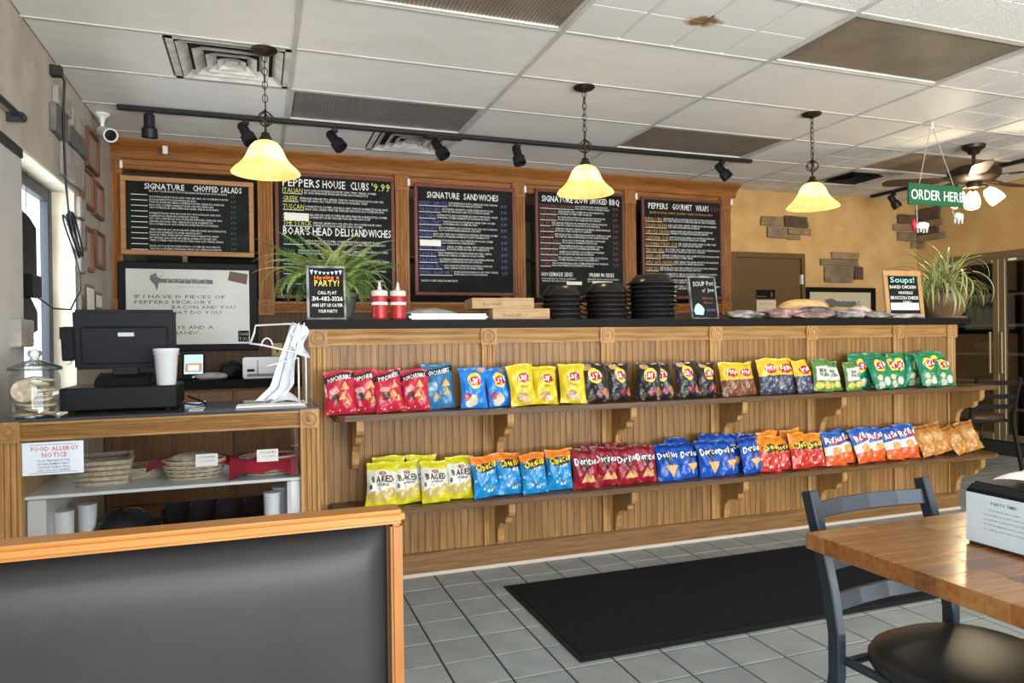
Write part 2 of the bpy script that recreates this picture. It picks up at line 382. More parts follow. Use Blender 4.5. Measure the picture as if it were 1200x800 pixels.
# ochre wall at the back right, with door opening
OX0 = 4.42
wall_back = struct(B(OX0, 7.9, YB, YB+.15, 0, ZC+.03).build('wall_back', WY), 'ochre plaster wall')
fz0, fz1, fy0, fy1 = .06, 2.0, 4.42, 5.76
mb = MB()
for a in ((YF, fy0, 0, ZC+.03), (fy1, YB+.15, 0, ZC+.03), (fy0, fy1, 0, fz0), (fy0, fy1, fz1, ZC+.03)): mb.box(XR, XR+.12, *a)
wall_right = struct(mb.build('wall_right', WY), 'ochre plaster wall')
struct(B(OX0-.02, OX0+.0, YB-.12, 8.2, 0, ZC+.03).build('wall_kitchen', PANEL), 'dark kitchen side wall')
# shop front behind the camera: low wall, header, mullions
mb = MB(); mb.box(XL-.1, 7.9, YF-.15, YF, 0, .55); mb.box(XL-.1, 7.9, YF-.15, YF, 2.55, ZC+.03)
for x in (-.99, .9, 2.4, 3.9, 5.4, 6.95): mb.box(x-.04, x+.04, YF-.12, YF-.02, .55, 2.55)
struct(mb.build('wall_front', WL), 'shop front wall with wide windows')
# kitchen behind the menu boards
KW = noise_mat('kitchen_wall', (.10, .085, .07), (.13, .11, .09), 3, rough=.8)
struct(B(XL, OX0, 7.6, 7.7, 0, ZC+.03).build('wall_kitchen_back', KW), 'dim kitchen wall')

# stones set in the plaster, each a piece of its wall
ST = [noise_mat('stone_'+n, a, b, 9, rough=.9, bump=.6, bscale=16, rnd=.12) for n, a, b in (('tan', (.30, .20, .105), (.20, .13, .07)), ('umber', (.13, .08, .048), (.075, .047, .03)), ('grey', (.25, .18, .11), (.16, .115, .072)))]
STG = [noise_mat('stone_left_'+n, a, b, 9, rough=.9, bump=.6, bscale=16) for n, a, b in (('pale', (.40, .37, .33), (.27, .25, .23)), ('slate', (.17, .165, .16), (.11, .105, .10)))]
rnd = random.Random(4)
def stone_mesh(wd, ht, th, mat):
    n = 12; pts = []
    for i in range(n):
        a = 2*PI*(i+.5)/n; c, s_ = math.cos(a), math.sin(a); k = 1/max(abs(c), abs(s_)); j = 1+rnd.uniform(-.09, .03)
        pts.append((max(-1, min(1, c*k*j))*wd/2, max(-1, min(1, s_*k*j))*ht/2))
    mb = MB(); mb.prism(pts, 0, -th, 'y'); return mb.mesh('stone', mat, bevel=.006)
def stone_back(x0, x1, z0, z1, k, th=.03): link('stone', stone_mesh(x1-x0, z1-z0, th, ST[k]), wall_back, ((x0+x1)/2, YB, (z0+z1)/2))
for a in ((4.875, 5.17, 2.34, 2.44, 0), (5.175, 5.48, 2.335, 2.455, 1), (4.95, 5.21, 2.215, 2.335, 2), (5.215, 5.52, 2.26, 2.33, 0), (5.20, 5.38, 2.205, 2.258, 2)): stone_back(*a)
for a in ((5.78, 6.17, 2.02, 2.095, 0), (5.64, 6.16, 1.945, 2.02, 2), (5.68, 6.09, 1.765, 1.94, 2), (6.095, 6.22, 1.80, 1.945, 1)): stone_back(*a)
for a in ((6.72, 7.0, 2.44, 2.545, 1), (6.66, 7.0, 2.36, 2.435, 0), (6.72, 6.99, 2.245, 2.35, 2), (6.92, 7.01, 2.17, 2.24, 0)): stone_back(*a)
def stone_right(y0, y1, z0, z1, k): link('stone', stone_mesh(y1-y0, z1-z0, .03, ST[k]), wall_right, (XR, (y0+y1)/2, (z0+z1)/2), (0, 0, -PI/2))
for a in ((5.74, 6.03, 2.46, 2.60, 1), (5.70, 6.03, 2.39, 2.455, 0), (5.76, 6.03, 2.31, 2.385, 1), (5.66, 6.03, 2.235, 2.305, 2), (5.93, 6.03, 2.16, 2.23, 0)): stone_right(*a)
def stone_left(y0, y1, z0, z1, k, th=.03): link('stone', stone_mesh(y1-y0, z1-z0, th, STG[k]), wall_left, (XL, (y0+y1)/2, (z0+z1)/2), (0, 0, PI/2))
for a in ((4.30, 4.62, 2.47, 2.57, 0), (4.62, 4.93, 2.44, 2.55, 0), (4.24, 4.52, 2.31, 2.46, 1), (4.53, 5.0, 2.33, 2.43, 1), (4.42, 4.9, 2.12, 2.32, 0), (4.77, 4.93, 1.95, 2.08, 0), (4.77, 4.90, 1.78, 1.94, 0), (4.77, 4.94, 1.63, 1.77, 0), (4.77, 4.86, 1.35, 1.5, 1)): stone_left(*a)
stone_left(3.5, 3.70, 1.2, 1.32, 0, .06)

# ------------------------------------------------------------------ menu wall: oak frame with posts, header, crown
def rosette_mesh(sz, mat, name='rosette'):
    mb = MB(); mb.box(-sz/2, sz/2, -.016, 0, -sz/2, sz/2)
    M = Matrix.Rotation(PI/2, 4, 'X'); r = sz*.40
    mb.lathe([(r, .016), (r, .021), (r*.86, .022), (r*.78, .017), (r*.55, .016), (r*.5, .021), (r*.30, .022), (r*.22, .026), (0, .027)], (0, 0, 0), 20, M)
    return mb.mesh(name, mat, smooth=True)
def fluted(x0, x1, y, z0, z1, dep=.018, n=3):
    """a flat casing with rounded vertical flutes, its front toward -y"""
    mb = MB(); wd = x1-x0; pts = [(x0, y), (x0, y-dep)]
    e = wd*.12; step = (wd-2*e)/n
    for k in range(n):
        a = x0+e+k*step
        for q in range(7):
            t = q/6; pts.append((a+step*(.08+.84*t), y-dep+.010*math.sin(PI*t)**.7))
    pts += [(x1, y-dep), (x1, y)]
    mb.prism(pts, z0, z1, 'z'); return mb
def fluted_x(x0, x1, y, z0, z1, dep=.018, n=3):
    mb = MB(); h = z1-z0; pts = [(y, z0), (y-dep, z0)]; e = h*.12; step = (h-2*e)/n
    for k in range(n):
        a = z0+e+k*step
        for q in range(7):
            t = q/6; pts.append((y-dep+.010*math.sin(PI*t)**.7, a+step*(.08+.84*t)))
    pts += [(y-dep, z1), (y, z1)]
    mb.prism(pts, x0, x1, 'x'); return mb
YM = 5.93
mw = struct(thing('wall_menu', 'stained oak menu wall with fluted posts and crown moulding', None, (1.7, YM, 0)))
PX = [-.955, .075, 1.154, 2.19, 3.30, 4.36]
part(B(XL, 4.42, YM, YM+.10, 2.50, ZC), 'header', OAKD, mw, bevel=.003)
cp = [(YM, 2.575), (YM-.02, 2.58), (YM-.03, 2.60), (YM-.035, 2.625), (YM-.06, 2.65), (YM-.10, 2.668), (YM-.115, 2.685), (YM-.115, 2.6985), (YM, 2.6985)]
part(MB().prism(cp, XL, 4.48, 'x'), 'crown_moulding', OAKD, mw, smooth=True)
part(B(XL, 4.42, YM-.018, YM, 2.50, 2.535), 'header_bead', OAKD, mw, bevel=.006)
part(B(XL, 4.42, YM, YM+.12, 0, 1.44), 'wainscot', PANEL, mw)
part(fluted_x(XL, 4.36, YM, 1.44, 1.52, .02), 'lower_rail', OAKD, mw, smooth=True)
part(B(XL, 4.42, YM, YM+.12, 1.44, 1.53), 'sill', OAKD, mw)
rm = rosette_mesh(.12, OAKDZ)
CLIP = base_mat('white_clip', (.85, .83, .76), .5)
for i, x in enumerate(PX):
    hw = .035 if i == 0 else .056
    part(fluted(x-hw, x+hw, YM, 1.46, 2.50, .022), 'post', OAKDZ, mw, smooth=True)
    part(B(x-hw, x+hw, YM+.001, YM+.1, 1.532, 2.498), 'stud', OAKDZ, mw)
    for z in (2.52, 1.48):
        r_ = wpart('rosette', rm, mw, (x, YM-.012, z))
        if i == 0: r_.scale = (.62, 1, 1)
    part(MB().lathe([(0, -.032), (.011, -.028), (.013, 0), (.011, .028), (0, .032)], (x+hw*.95, YM-.04, 2.525), 10), 'clip', CLIP, mw, smooth=True)

# ------------------------------------------------------------------ chalk menu boards
BRN = wood('board_frame_brown', (.16, .06, .035), (.10, .035, .02), 'z', .45)
RED = wood('board_frame_redwood', (.20, .06, .04), (.13, .036, .025), 'z', .45)
GOLD = wood('board_frame_golden', (.47, .24, .10), (.34, .16, .06), 'x', .4)
WORDS = ['ROMAINE LETTUCE', 'TOMATOES', 'RED ONION', 'PROVOLONE', 'TURKEY', 'BACON', 'SMOKED HAM', 'CHEDDAR', 'PEPPERONCINI', 'BLACK OLIVES', 'CHICKEN', 'SWISS', 'MAYO', 'SPRING MIX', 'FETA', 'CUCUMBER', 'HOUSE DRESSING', 'ON A TOASTED BUN']
rw = random.Random(11)
def phrase(width, size, xs):
    s = rw.choice(WORDS)
    while True:
        t_ = s+', '+rw.choice(WORDS)
        if text_w(t_, size, xs) > width: return s
        s = t_
def board(label, x0, x1, z0, z1, fmat, fw, y=YM-.045, tilt=0):
    t = thing('menu_board', label, 'menu board', ((x0+x1)/2, y+.02, z0), group='chalk menu boards on the oak wall')
    part(B(x0+fw*.6, x1-fw*.6, y+.004, y+.02, z0+fw*.6, z1-fw*.6), 'slate', SLATE, t)
    for nm, a in (('frame_rail', (x0, x1, z1-fw, z1)), ('frame_rail', (x0, x1, z0, z0+fw)), ('frame_stile', (x0, x0+fw, z0+fw, z1-fw)), ('frame_stile', (x1-fw, x1, z0+fw, z1-fw))):
        part(B(a[0], a[1], y-.008, y+.02, a[2], a[3]), nm, fmat, t, bevel=.004)
    return t, y+.002
def strip(mb, x0, x1, z, y, h=.005): mb.add([(x0, y, z), (x1, y, z), (x1, y, z+h), (x0, y, z+h)], [(0, 1, 2, 3)])
def mtext(t, name, mat, jobs, lab=None):
    mb = MB()
    for j in jobs: j(mb)
    o = part(mb, name, mat, t, fix=False)
    if lab: o['label'] = lab
    return o
def menu_rows(t, y, items, x0, x1, ztop, dz, colmat, size=.034, desc_dx=.26, prices=None, pricemat=None, dsize=.0235, under=True, nd=2, names_xs=.62, alt=False):
    nm, ds, un, pr = MB(), MB(), MB(), MB()
    for k, it in enumerate(items):
        z = ztop-k*dz; dx = desc_dx if not it else max(.10, min(text_w(it, size, names_xs), .5*(x1-x0)))
        if it: put_text(nm, it, x0, z, y, size, names_xs, bold=.0)
        if under: strip(un, x0, x0+dx, z-.009, y, .0045)
        right = x1-(.10 if prices else 0)
        for q in range(nd if nd == 2 and (k % 3 or not alt) else 1):
            wd = right-x0-dx-.015-(0 if q == 0 else rw.uniform(.0, .35)*(right-x0-dx))
            ph = phrase(wd, dsize, .62)
            put_text(ds, ph, x0+dx+.012, z+.016-q*.021-k*0, y, dsize, .62)
        if prices: put_text(pr, prices[k % len(prices)], x1-.085, z, y, size, .7)
    if nm.v: part(nm, 'item_names', colmat, t, fix=False)
    part(ds, 'descriptions', CHALK, t, fix=False)
    if un.v: part(un, 'underlines', CHALK, t, fix=False)
    if pr.v: part(pr, 'prices', pricemat or colmat, t, fix=False)
TB = .010
def title(t, y, jobs):
    mb = MB()
    for s, x, z, size, fit in jobs: put_text(mb, s, x, z, y, size, fit=fit, bold=TB)
    part(mb, 'title', CHALK, t, fix=False)
GRN = chalk('dim_green', (.05, .16, .09)); YEL = chalk('yellow', (.60, .62, .16)); BLU = chalk('blue', (.11, .14, .36)); MAR = chalk('maroon', (.21, .07, .06)); ORG = chalk('orange', (.55, .30, .07)); WHT = base_mat('blank_label', (.78, .75, .66), .6)

t, y = board('wide chalk board of chopped salads in golden frame above the screen', -.93, -.01, 1.866, 2.445, GOLD, .036)
title(t, y, [('SIGNATURE', -.77, 2.355, .062, .26), ('CHOPPED SALADS', -.44, 2.355, .062, .33)])
menu_rows(t, y, ['']*11, -.86, -.09, 2.318, .0405, GRN, .03, .11, ['9.99', '8.99', '9.99'], GRN, .019, nd=2, alt=True)
t, y = board('chalk board of house clubs and deli sandwiches behind the fern', .145, 1.085, 1.55, 2.545, BRN, .03)
title(t, y, [('PEPPERS', .205, 2.435, .088, .27), ('HOUSE', .51, 2.435, .088, .17), ('CLUBS', .73, 2.435, .088, .14), ("BOAR'S HEAD DELI", .205, 2.055, .088, .49), ('SANDWICHES', .73, 2.055, .088, .31)])
mtext(t, 'price', YEL, [lambda m_: put_text(m_, "'9.99", .90, 2.435, y, .088, fit=.14, bold=TB)])
menu_rows(t, y, ['ITALIAN', 'GREEK', 'TUSCAN', 'CLUB', 'THE STACK'], .205, 1.05, 2.385, .064, YEL, .055, dsize=.023, names_xs=.75)
menu_rows(t, y, ['TURKEY', 'HAM', 'ROAST BEEF', 'PASTRAMI', 'SALAMI'], .205, 1.05, 1.985, .078, GRN, .055, dsize=.023, names_xs=.75)
part(B(.215, .40, y-.004, y-.001, 2.165, 2.225), 'blank_sticker', WHT, t)
t, y = board('chalk board of signature sandwiches in redwood frame with blue item names', 1.25, 2.145, 1.585, 2.52, RED, .028)
title(t, y, [('SIGNATURE', 1.36, 2.405, .075, .27), ('SANDWICHES', 1.68, 2.405, .075, .30)])
menu_rows(t, y, ['SMOKEY CHIPOTLE', 'THE BLEU BIRD', 'SOUTHERN', 'SPRING STREET', 'TEXAS HOT', 'TAVERN', 'REUBEN', 'SMOKED TURKEY', 'CAJUN BLT', 'CALIFORNIA', 'HAVANA MELT', 'PEPPERS GRAND MELT'], 1.29, 2.1, 2.345, .053, BLU, .046, prices=["8.99", "9.99"], dsize=.022, names_xs=.62)
mtext(t, 'footer', CHALK, [lambda m_: put_text(m_, 'CHOICE OF CHIPS, PICKLE OR FRESH FRUIT', 1.30, 1.70, y, .024, .7)])
part(B(1.295, 1.475, y-.004, y-.001, 2.0, 2.05), 'blank_sticker', WHT, t)
t, y = board('chalk board of slow smoked barbecue behind the middle pendant', 2.335, 3.225, 1.57, 2.54, BRN, .028)
title(t, y, [('SIGNATURE', 2.40, 2.43, .075, .29), ('SLOW', 2.72, 2.43, .075, .13), ('SMOKED', 2.87, 2.43, .075, .17), ('BBQ', 3.07, 2.43, .075, .10), ('HOUSEMADE SIDES', 2.39, 1.765, .05, .29), ('PREMIUM SIDES', 2.86, 1.765, .05, .24)])
menu_rows(t, y, ['PULLED PORK SANDWICH', 'PORK STEAK', 'BEEF BRISKET', 'RIB TIPS', 'HALF SLAB', 'FULL SLAB', 'SMOKED WINGS', 'TURKEY LEGS', 'BRISKET MELT', 'BURNT ENDS', 'COMBO'], 2.38, 3.19, 2.375, .0515, MAR, .045, prices=['8.99', '9.99', '11.99'], dsize=.022, names_xs=.62)
menu_rows(t, y, [''], 2.38, 2.75, 1.72, .05, MAR, .03, .0, dsize=.02, under=False); menu_rows(t, y, [''], 2.83, 3.19, 1.72, .05, MAR, .03, .0, dsize=.02, under=False)
part(B(2.63, 2.78, y-.004, y-.001, 1.69, 1.72), 'blank_sticker', WHT, t); part(B(2.89, 3.09, y-.004, y-.001, 1.70, 1.725), 'blank_sticker', WHT, t)
t, y = board('chalk board of gourmet wraps at the right end with orange item names', 3.405, 4.30, 1.57, 2.53, BRN, .028)
title(t, y, [('PEPPERS', 3.48, 2.42, .078, .20), ('GOURMET', 3.74, 2.42, .078, .21), ('WRAPS', 4.0, 2.42, .078, .14)])
mtext(t, 'price', MAR, [lambda m_: put_text(m_, '9.99', 4.17, 2.42, y, .062, fit=.09)])
mtext(t, 'subtitle', ORG, [lambda m_: put_text(m_, 'SERVED IN A BASIL, WHEAT, JALAPENO CHEESE OR SPINACH WRAP', 3.49, 2.375, y, .026, fit=.70)])
menu_rows(t, y, ['BUFFALO BBQ', 'ITALIAN CHICKEN', 'CHIPOTLE CHICKEN', 'CALIFORNIA CLUB', 'SOUTHERN TURKEY CLUB', 'TERIYAKI GRILL', 'GREEK LAMB', 'APPLE GATE CHICKEN', 'PORK DELI', 'GARDEN ROMA', 'BLT', 'CAESAR'], 3.445, 4.27, 2.305, .058, ORG, .047, dsize=.024, names_xs=.62)

# wall screen under the salads board
tv = thing('wall_screen', 'black framed wall screen with riddle text behind the register', 'screen', (-.47, YM, 1.15))
part(B(-.953, .01, YM-.05, YM-.01, 1.15, 1.815), 'bezel', BLKPLAST, tv, bevel=.006)
SCR = noise_mat('screen_picture', (.40, .41, .37), (.47, .475, .43), 3, rough=.18)
b_ = SCR.node_tree.nodes['Principled BSDF']; b_.inputs['Emission Color'].default_value = (.8, .82, .74, 1); b_.inputs['Emission Strength'].default_value = .12
ys = YM-.0515
part(B(-.90, -.052, ys, ys+.004, 1.20, 1.762), 'display', SCR, tv)
mb = MB(); DKT = base_mat('screen_dark_text', (.10, .09, .08), .3)
for s, x, z, f_ in (('IF I HAVE 10 PIECES OF', -.845, 1.545, .60), ('PEPPERS HICKORY', -.845, 1.505, .51), ('BACON AND YOU', -.595, 1.467, .43), ('HAT DO YOU', -.595, 1.427, .33), ('EYE AND A', -.59, 1.315, .27), ("HAND!'", -.59, 1.275, .17)): put_text(mb, s, x, z, ys-.001, .036, fit=f_, bold=.008)
part(mb, 'riddle_text', DKT, tv, fix=False)
mb = MB(); mb.prism([(-.74, 1.71), (-.70, 1.735), (-.69, 1.70), (-.66, 1.69), (-.31, 1.685), (-.31, 1.655), (-.68, 1.66), (-.695, 1.60), (-.71, 1.645), (-.74, 1.68)], ys-.001, ys-.0005, 'y')
LG = base_mat('logo_grey', (.13, .13, .12), .4)
part(mb, 'pepper_logo', LG, tv)
mb = MB(); put_text(mb, 'PEPPERS', -.63, 1.658, ys-.003, .05, fit=.27, bold=.01); put_text(mb, 'PEPPERS DELI & CATERING', -.57, 1.625, ys-.002, .016, fit=.23)
mb.tube([(-.69+.045*math.cos(a), ys-.003, 1.725+.02*math.sin(a)) for a in [k*.5 for k in range(13)]], .0022, 4)
part(mb, 'logo_lettering', base_mat('logo_pale', (.30, .30, .28), .4), tv, fix=False)
part(MB().add([(-.205, ys-.001, 1.685), (-.07, ys-.001, 1.655), (-.06, ys-.001, 1.735), (-.19, ys-.001, 1.755)], [(0, 1, 2, 3)]), 'picture_patch', base_mat('brown_patch', (.13, .07, .045), .4), tv, fix=False)
part(B(-.135, -.058, ys-.002, ys-.001, 1.215, 1.30), 'thank_you_patch', BLACK, tv)
mb = MB(); put_text(mb, 'THANK', -.13, 1.262, ys-.003, .034, fit=.066, bold=.01); put_text(mb, 'YOU', -.13, 1.222, ys-.003, .042, fit=.066, bold=.01); part(mb, 'thank_you_text', base_mat('beige_print', (.45, .42, .36), .6), tv, fix=False)

# ------------------------------------------------------------------ front counter with two snack shelves
YP = 3.625                      # beadboard face
fc = thing('front_counter', 'long oak beadboard counter with two snack shelves', 'counter', (2.4, YP, 0))
CX0, CX1 = .235, 4.545
part(B(CX0, CX1, YP+.014, YP+.05, 0, 1.268), 'back_panel', BEAD, fc)
part(B(CX1-.03, CX1, YP+.05, 4.15, 0, 1.268), 'end_panel', BEAD, fc); part(B(CX0, CX0+.03, YP+.05, 4.15, 0, 1.268), 'end_panel', BEAD, fc)
PIL = [.28, 1.156, 1.856, 2.576, 3.294, 4.009, 4.497]
bw = .0381; n = int((CX1-CX0)/bw)
mb = MB(); h = 1.18
prof = [(-bw/2+.0005, .012), (-bw/2+.0005, .0016), (-bw/2+.0012, .0), (bw/2-.009, .0), (bw/2-.008, .0012), (bw/2-.007, .0), (bw/2-.002, .0004), (bw/2-.0005, .0016), (bw/2-.0005, .012)]
mb.prism(prof, 0, h, 'z'); pm = mb.mesh('plank', BEAD)
for k in range(n): wpart('plank', pm, fc, (CX0+(k+.5)*(CX1-CX0)/n, YP, .03))
part(fluted_x(CX0, CX1, YP, 1.188, 1.268, .018, 1), 'top_rail', OAKX, fc, smooth=True)
bp = [(YP, 0), (YP-.022, 0), (YP-.022, .085), (YP-.014, .10), (YP-.014, .108), (YP, .118)]
part(MB().prism(bp, CX0, CX1, 'x'), 'baseboard', wood('dark_oak_base', (.19, .10, .036), (.10, .05, .018), 'x'), fc, bevel=.002)
part(B(CX0, CX1, YP-.034, YP-.022, 0, .018), 'shoe_moulding', base_mat('pale_caulk', (.42, .36, .30), .7), fc)
rm2 = rosette_mesh(.088, OAKZ)
for x in PIL:
    o = part(fluted(x-.036, x+.036, YP, .118, 1.19, .016, 2), 'pilaster', OAKZ, fc, smooth=True)
    wpart('rosette', rm2, o, (x, YP-.010, 1.224))
def shelf(z):
    x0, x1 = .325, 4.64; pts = [(x0, YP-.015), (x0, 3.40), (x0+.015, 3.365), (x0+.05, 3.35), (x1-.08, 3.35), (x1-.02, 3.37), (x1, 3.42), (x1, YP-.015)]
    return part(MB().prism(pts, z, z+.027, 'z'), 'shelf', SHELF, fc, bevel=.007, segs=2)
shelf(.835); shelf(.384)
brp = [(YP, 0), (YP-.235, 0), (YP-.235, -.05), (YP-.225, -.07), (YP-.19, -.085), (YP-.185, -.11), (YP-.165, -.125), (YP-.13, -.125), (YP-.09, -.14), (YP-.065, -.17), (YP-.055, -.21), (YP-.055, -.235), (YP-.04, -.26), (YP, -.265)]
bm_ = MB().prism(brp, -.019, .019, 'x').mesh('bracket', OAKZ, bevel=.004)
for z in (.835, .384):
    for x in (.45, 1.20, 1.90, 2.62, 3.34, 4.50): wpart('bracket', bm_, fc, (x, 0, z))
OUT = base_mat('ivory_outlet', (.5, .38, .2), .5)
ct = thing('countertop', 'long black laminate top of the front counter', 'countertop', (2.43, 3.85, 1.27))
part(B(.205, 4.645, 3.57, 4.18, 1.27, 1.313), 'slab', BLACK, ct, bevel=.006, segs=2)

# ------------------------------------------------------------------ back counter under the screen
bc = thing('back_counter', 'low black topped cabinet run behind the register', 'cabinet', (-.2, 5.5, 0))
OAKM = wood('cabinet_oak', (.24, .13, .06), (.13, .07, .03), 'z')
part(B(-.98, 1.6, 5.5, 5.92, 0, .885), 'body', OAKM, bc); part(B(-.98, 1.62, 5.45, 5.92, .885, .945), 'worktop', BLACK, bc, bevel=.004)
for i, x in enumerate((-.95, -.55, -.15, .25, .65, 1.05)):
    d = part(B(x+.01, x+.38, 5.482, 5.5, .70, .865), 'drawer', OAKM, bc, bevel=.004)
    part(MB().lathe([(.006, 0), (.006, .012), (.014, .018), (.014, .024), (0, .028)], (x+.195, 5.482, .79), 10, Matrix.Rotation(PI/2, 4, 'X')), 'knob', CHROME, d, smooth=True)
    d = part(B(x+.01, x+.38, 5.482, 5.5, .1, .68), 'door', OAKM, bc, bevel=.004)

# ------------------------------------------------------------------ pendants over the counter
SHG = bpy.data.materials.new('alabaster_shade'); SHG.use_nodes = True; nt = SHG.node_tree; nt.nodes.clear()
o_ = nn(nt, 'ShaderNodeOutputMaterial'); tr_ = nn(nt, 'ShaderNodeBsdfTranslucent'); df_ = nn(nt, 'ShaderNodeBsdfDiffuse'); em_ = nn(nt, 'ShaderNodeEmission')
m1 = nn(nt, 'ShaderNodeMixShader'); ad_ = nn(nt, 'ShaderNodeAddShader'); nz = nn(nt, 'ShaderNodeTexNoise'); nz.inputs['Scale'].default_value = 9; tcs = nn(nt, 'ShaderNodeTexCoord'); nt.links.new(tcs.outputs['Object'], nz.inputs['Vector'])
rp_ = ramp(nt, [(.35, (.92, .62, .20)), (.7, (.98, .78, .42))]); nt.links.new(nz.outputs[0], rp_.inputs[0])
for n_ in (tr_, df_): nt.links.new(rp_.outputs[0], n_.inputs[0])
nt.links.new(rp_.outputs[0], em_.inputs[0]); em_.inputs[1].default_value = .12; m1.inputs[0].default_value = .35
nt.links.new(tr_.outputs[0], m1.inputs[1]); nt.links.new(df_.outputs[0], m1.inputs[2]); nt.links.new(m1.outputs[0], ad_.inputs[0]); nt.links.new(em_.outputs[0], ad_.inputs[1]); nt.links.new(ad_.outputs[0], o_.inputs[0])
BULB = emit('lit_bulb', (1, .82, .5), 9)
def plight(name, loc, e, col=(1, .78, .47), r=.035):
    d = bpy.data.lights.new(name, 'POINT'); d.energy = e; d.color = col; d.shadow_soft_size = r; o = bpy.data.objects.new(name, d); COL.objects.link(o); o.location = loc; return o
sp = [(.028, .175), (.040, .17), (.062, .16), (.082, .138), (.095, .11), (.106, .085), (.122, .06), (.145, .036), (.168, .016), (.180, .0), (.182, -.006), (.178, -.008)]
shade_me = MB().lathe(sp, n=40, cap=False).mesh('lamp_shade', SHG, smooth='all')
def link_ring(c, axis, a=.013, b=.021, r=.0022):
    pts = []
    for k in range(10):
        t = 2*PI*k/10; p = Vector((a*math.cos(t), 0, b*math.sin(t)))
        if axis: p = Vector((0, p.x, p.z))
        pts.append(p+Vector(c))
    return pts
def pendant(x, label):
    y = 3.84; t = thing('pendant_lamp', label, 'pendant lamp', (x, y, ZC), group='bell glass pendants over the counter')
    part(MB().lathe([(0, -.032), (.014, -.03), (.03, -.022), (.055, -.014), (.064, -.006), (.064, 0)], (x, y, ZC-.005), 24), 'canopy', BRONZE, t, smooth=True)
    ch = MB(); z = ZC-.05; k = 0
    while z > 2.40: ch.tube(link_ring((x, y, z), k % 2), .0024, 5, True); z -= .034; k += 1
    ch.tube([(x+.004, y, ZC-.03), (x-.004, y+.004, 2.56), (x+.003, y, 2.38)], .0022, 5)
    o = part(ch, 'chain', BRONZE, t, smooth='all'); o['kind'] = 'stuff'
    cg = MB()
    for a in range(6):
        an = a*PI/3; tw = [(x+.042*math.sin(PI*q/8)*math.cos(an+q*.22), y+.042*math.sin(PI*q/8)*math.sin(an+q*.22), 2.385-.085*q/8) for q in range(9)]; cg.tube(tw, .0032, 5)
    cg.tube([(x, y, 2.39), (x, y, 2.27)], .006, 8)
    part(cg, 'cage', BRONZE, t, smooth='all')
    part(MB().lathe([(.012, .04), (.02, .035), (.022, .02), (.03, .012), (.033, 0), (.033, -.025), (.0, -.03)], (x, y, 2.235), 16), 'socket', BRONZE, t, smooth=True)
    wpart('lamp_shade', shade_me, t, (x, y, 2.07)).scale = (.93, .93, .93)
    part(MB().lathe([(0, -.03), (.018, -.022), (.024, -.005), (.020, .015), (.012, .035), (.012, .05)], (x, y, 2.135), 14), 'bulb', BULB, t, smooth='all')
    plight('pendant_glow', (x, y, 2.13), 6.5, r=.03)
pendant(.055, 'lit bell pendant lamp furthest left beside the dusty vent'); pendant(1.845, 'lit bell pendant lamp in the middle over the black bowls'); pendant(3.53, 'lit bell pendant lamp on the right above the sandwich wrappers')

# ------------------------------------------------------------------ track lights
def head(parent, x, y, z, yaw, tilt, named=True):
    """adapter on the rail and a lamp head tilted down"""
    h_ = part(MB().box(x-.02, x+.02, y-.016, y+.016, z-.03, z), 'adapter', BLKMETAL, parent, bevel=.003)
    part(MB().tube([(x, y, z-.03), (x, y, z-.06)], .009), 'stem', BLKMETAL, h_)
    M = Matrix.Translation((x, y, z-.085)) @ Matrix.Rotation(yaw, 4, 'Z') @ Matrix.Rotation(tilt, 4, 'X')
    mb = MB(); mb.lathe([(0, .075), (.026, .072), (.032, .06), (.033, .0), (.036, -.012), (.046, -.02), (.048, -.075), (.044, -.078), (.042, -.055), (0, -.05)], (0, 0, 0), 20, M)
    part(mb, 'lamp_head', BLKMETAL, h_, smooth=True)
tr = thing('track_light', 'long black track light rail with six unlit spot heads', 'track light', (1.57, 5.0, ZC-.005))
part(B(-.80, 3.95, 4.98, 5.02, ZC-.034, ZC-.0055), 'rail', BLKMETAL, tr, bevel=.003)
part(B(1.15, 1.42, 4.975, 5.025, ZC-.05, ZC-.034), 'feed_box', BLKMETAL, tr, bevel=.004)
for x, yw, ti in ((-.62, 0, .15), (-.05, .9, -.55), (.52, .9, -.7), (1.25, .8, -.6), (1.85, .5, -.3), (3.66, .9, -.65)): head(tr, x, 5.0, ZC-.034, yw, ti)
tr2 = thing('track_light', 'short black track light rail behind the hanging green sign', 'track light', (6.21, 4.9, ZC-.005))
part(B(6.19, 6.23, 3.2, 5.90, ZC-.034, ZC-.0055), 'rail', BLKMETAL, tr2, bevel=.003)
for y, yw, ti in ((5.62, 1.2, -.6), (4.95, 1.2, .5), (4.0, 1.2, .3)): head(tr2, 6.21, y, ZC-.034, yw, ti)

# ------------------------------------------------------------------ ceiling fan
fx, fy = 5.37, 4.10
fan = thing('ceiling_fan', 'dark ceiling fan with frosted lit lamps right of the green sign', 'ceiling fan', (fx, fy, ZC))
DKW = wood('dark_fan_blade', (.07, .04, .025), (.04, .022, .014), 'x')
part(MB().lathe([(.02, -.075), (.035, -.07), (.05, -.045), (.08, -.025), (.085, -.0), (.085, .0)], (fx, fy, ZC-.006), 24), 'canopy', BRONZE, fan, smooth=True)
part(MB().tube([(fx, fy, ZC-.07), (fx, fy, 2.52)], .014, 10), 'rod', BRONZE, fan)
part(MB().lathe([(.02, .075), (.06, .07), (.15, .055), (.185, .03), (.185, -.02), (.15, -.05), (.09, -.06), (.0, -.062)], (fx, fy, 2.465), 32), 'motor_housing', BRONZE, fan, smooth=True)
part(MB().lathe([(.05, 0), (.055, -.02), (.05, -.045), (.0, -.05)], (fx, fy, 2.405), 20), 'light_hub', BRONZE, fan, smooth=True)
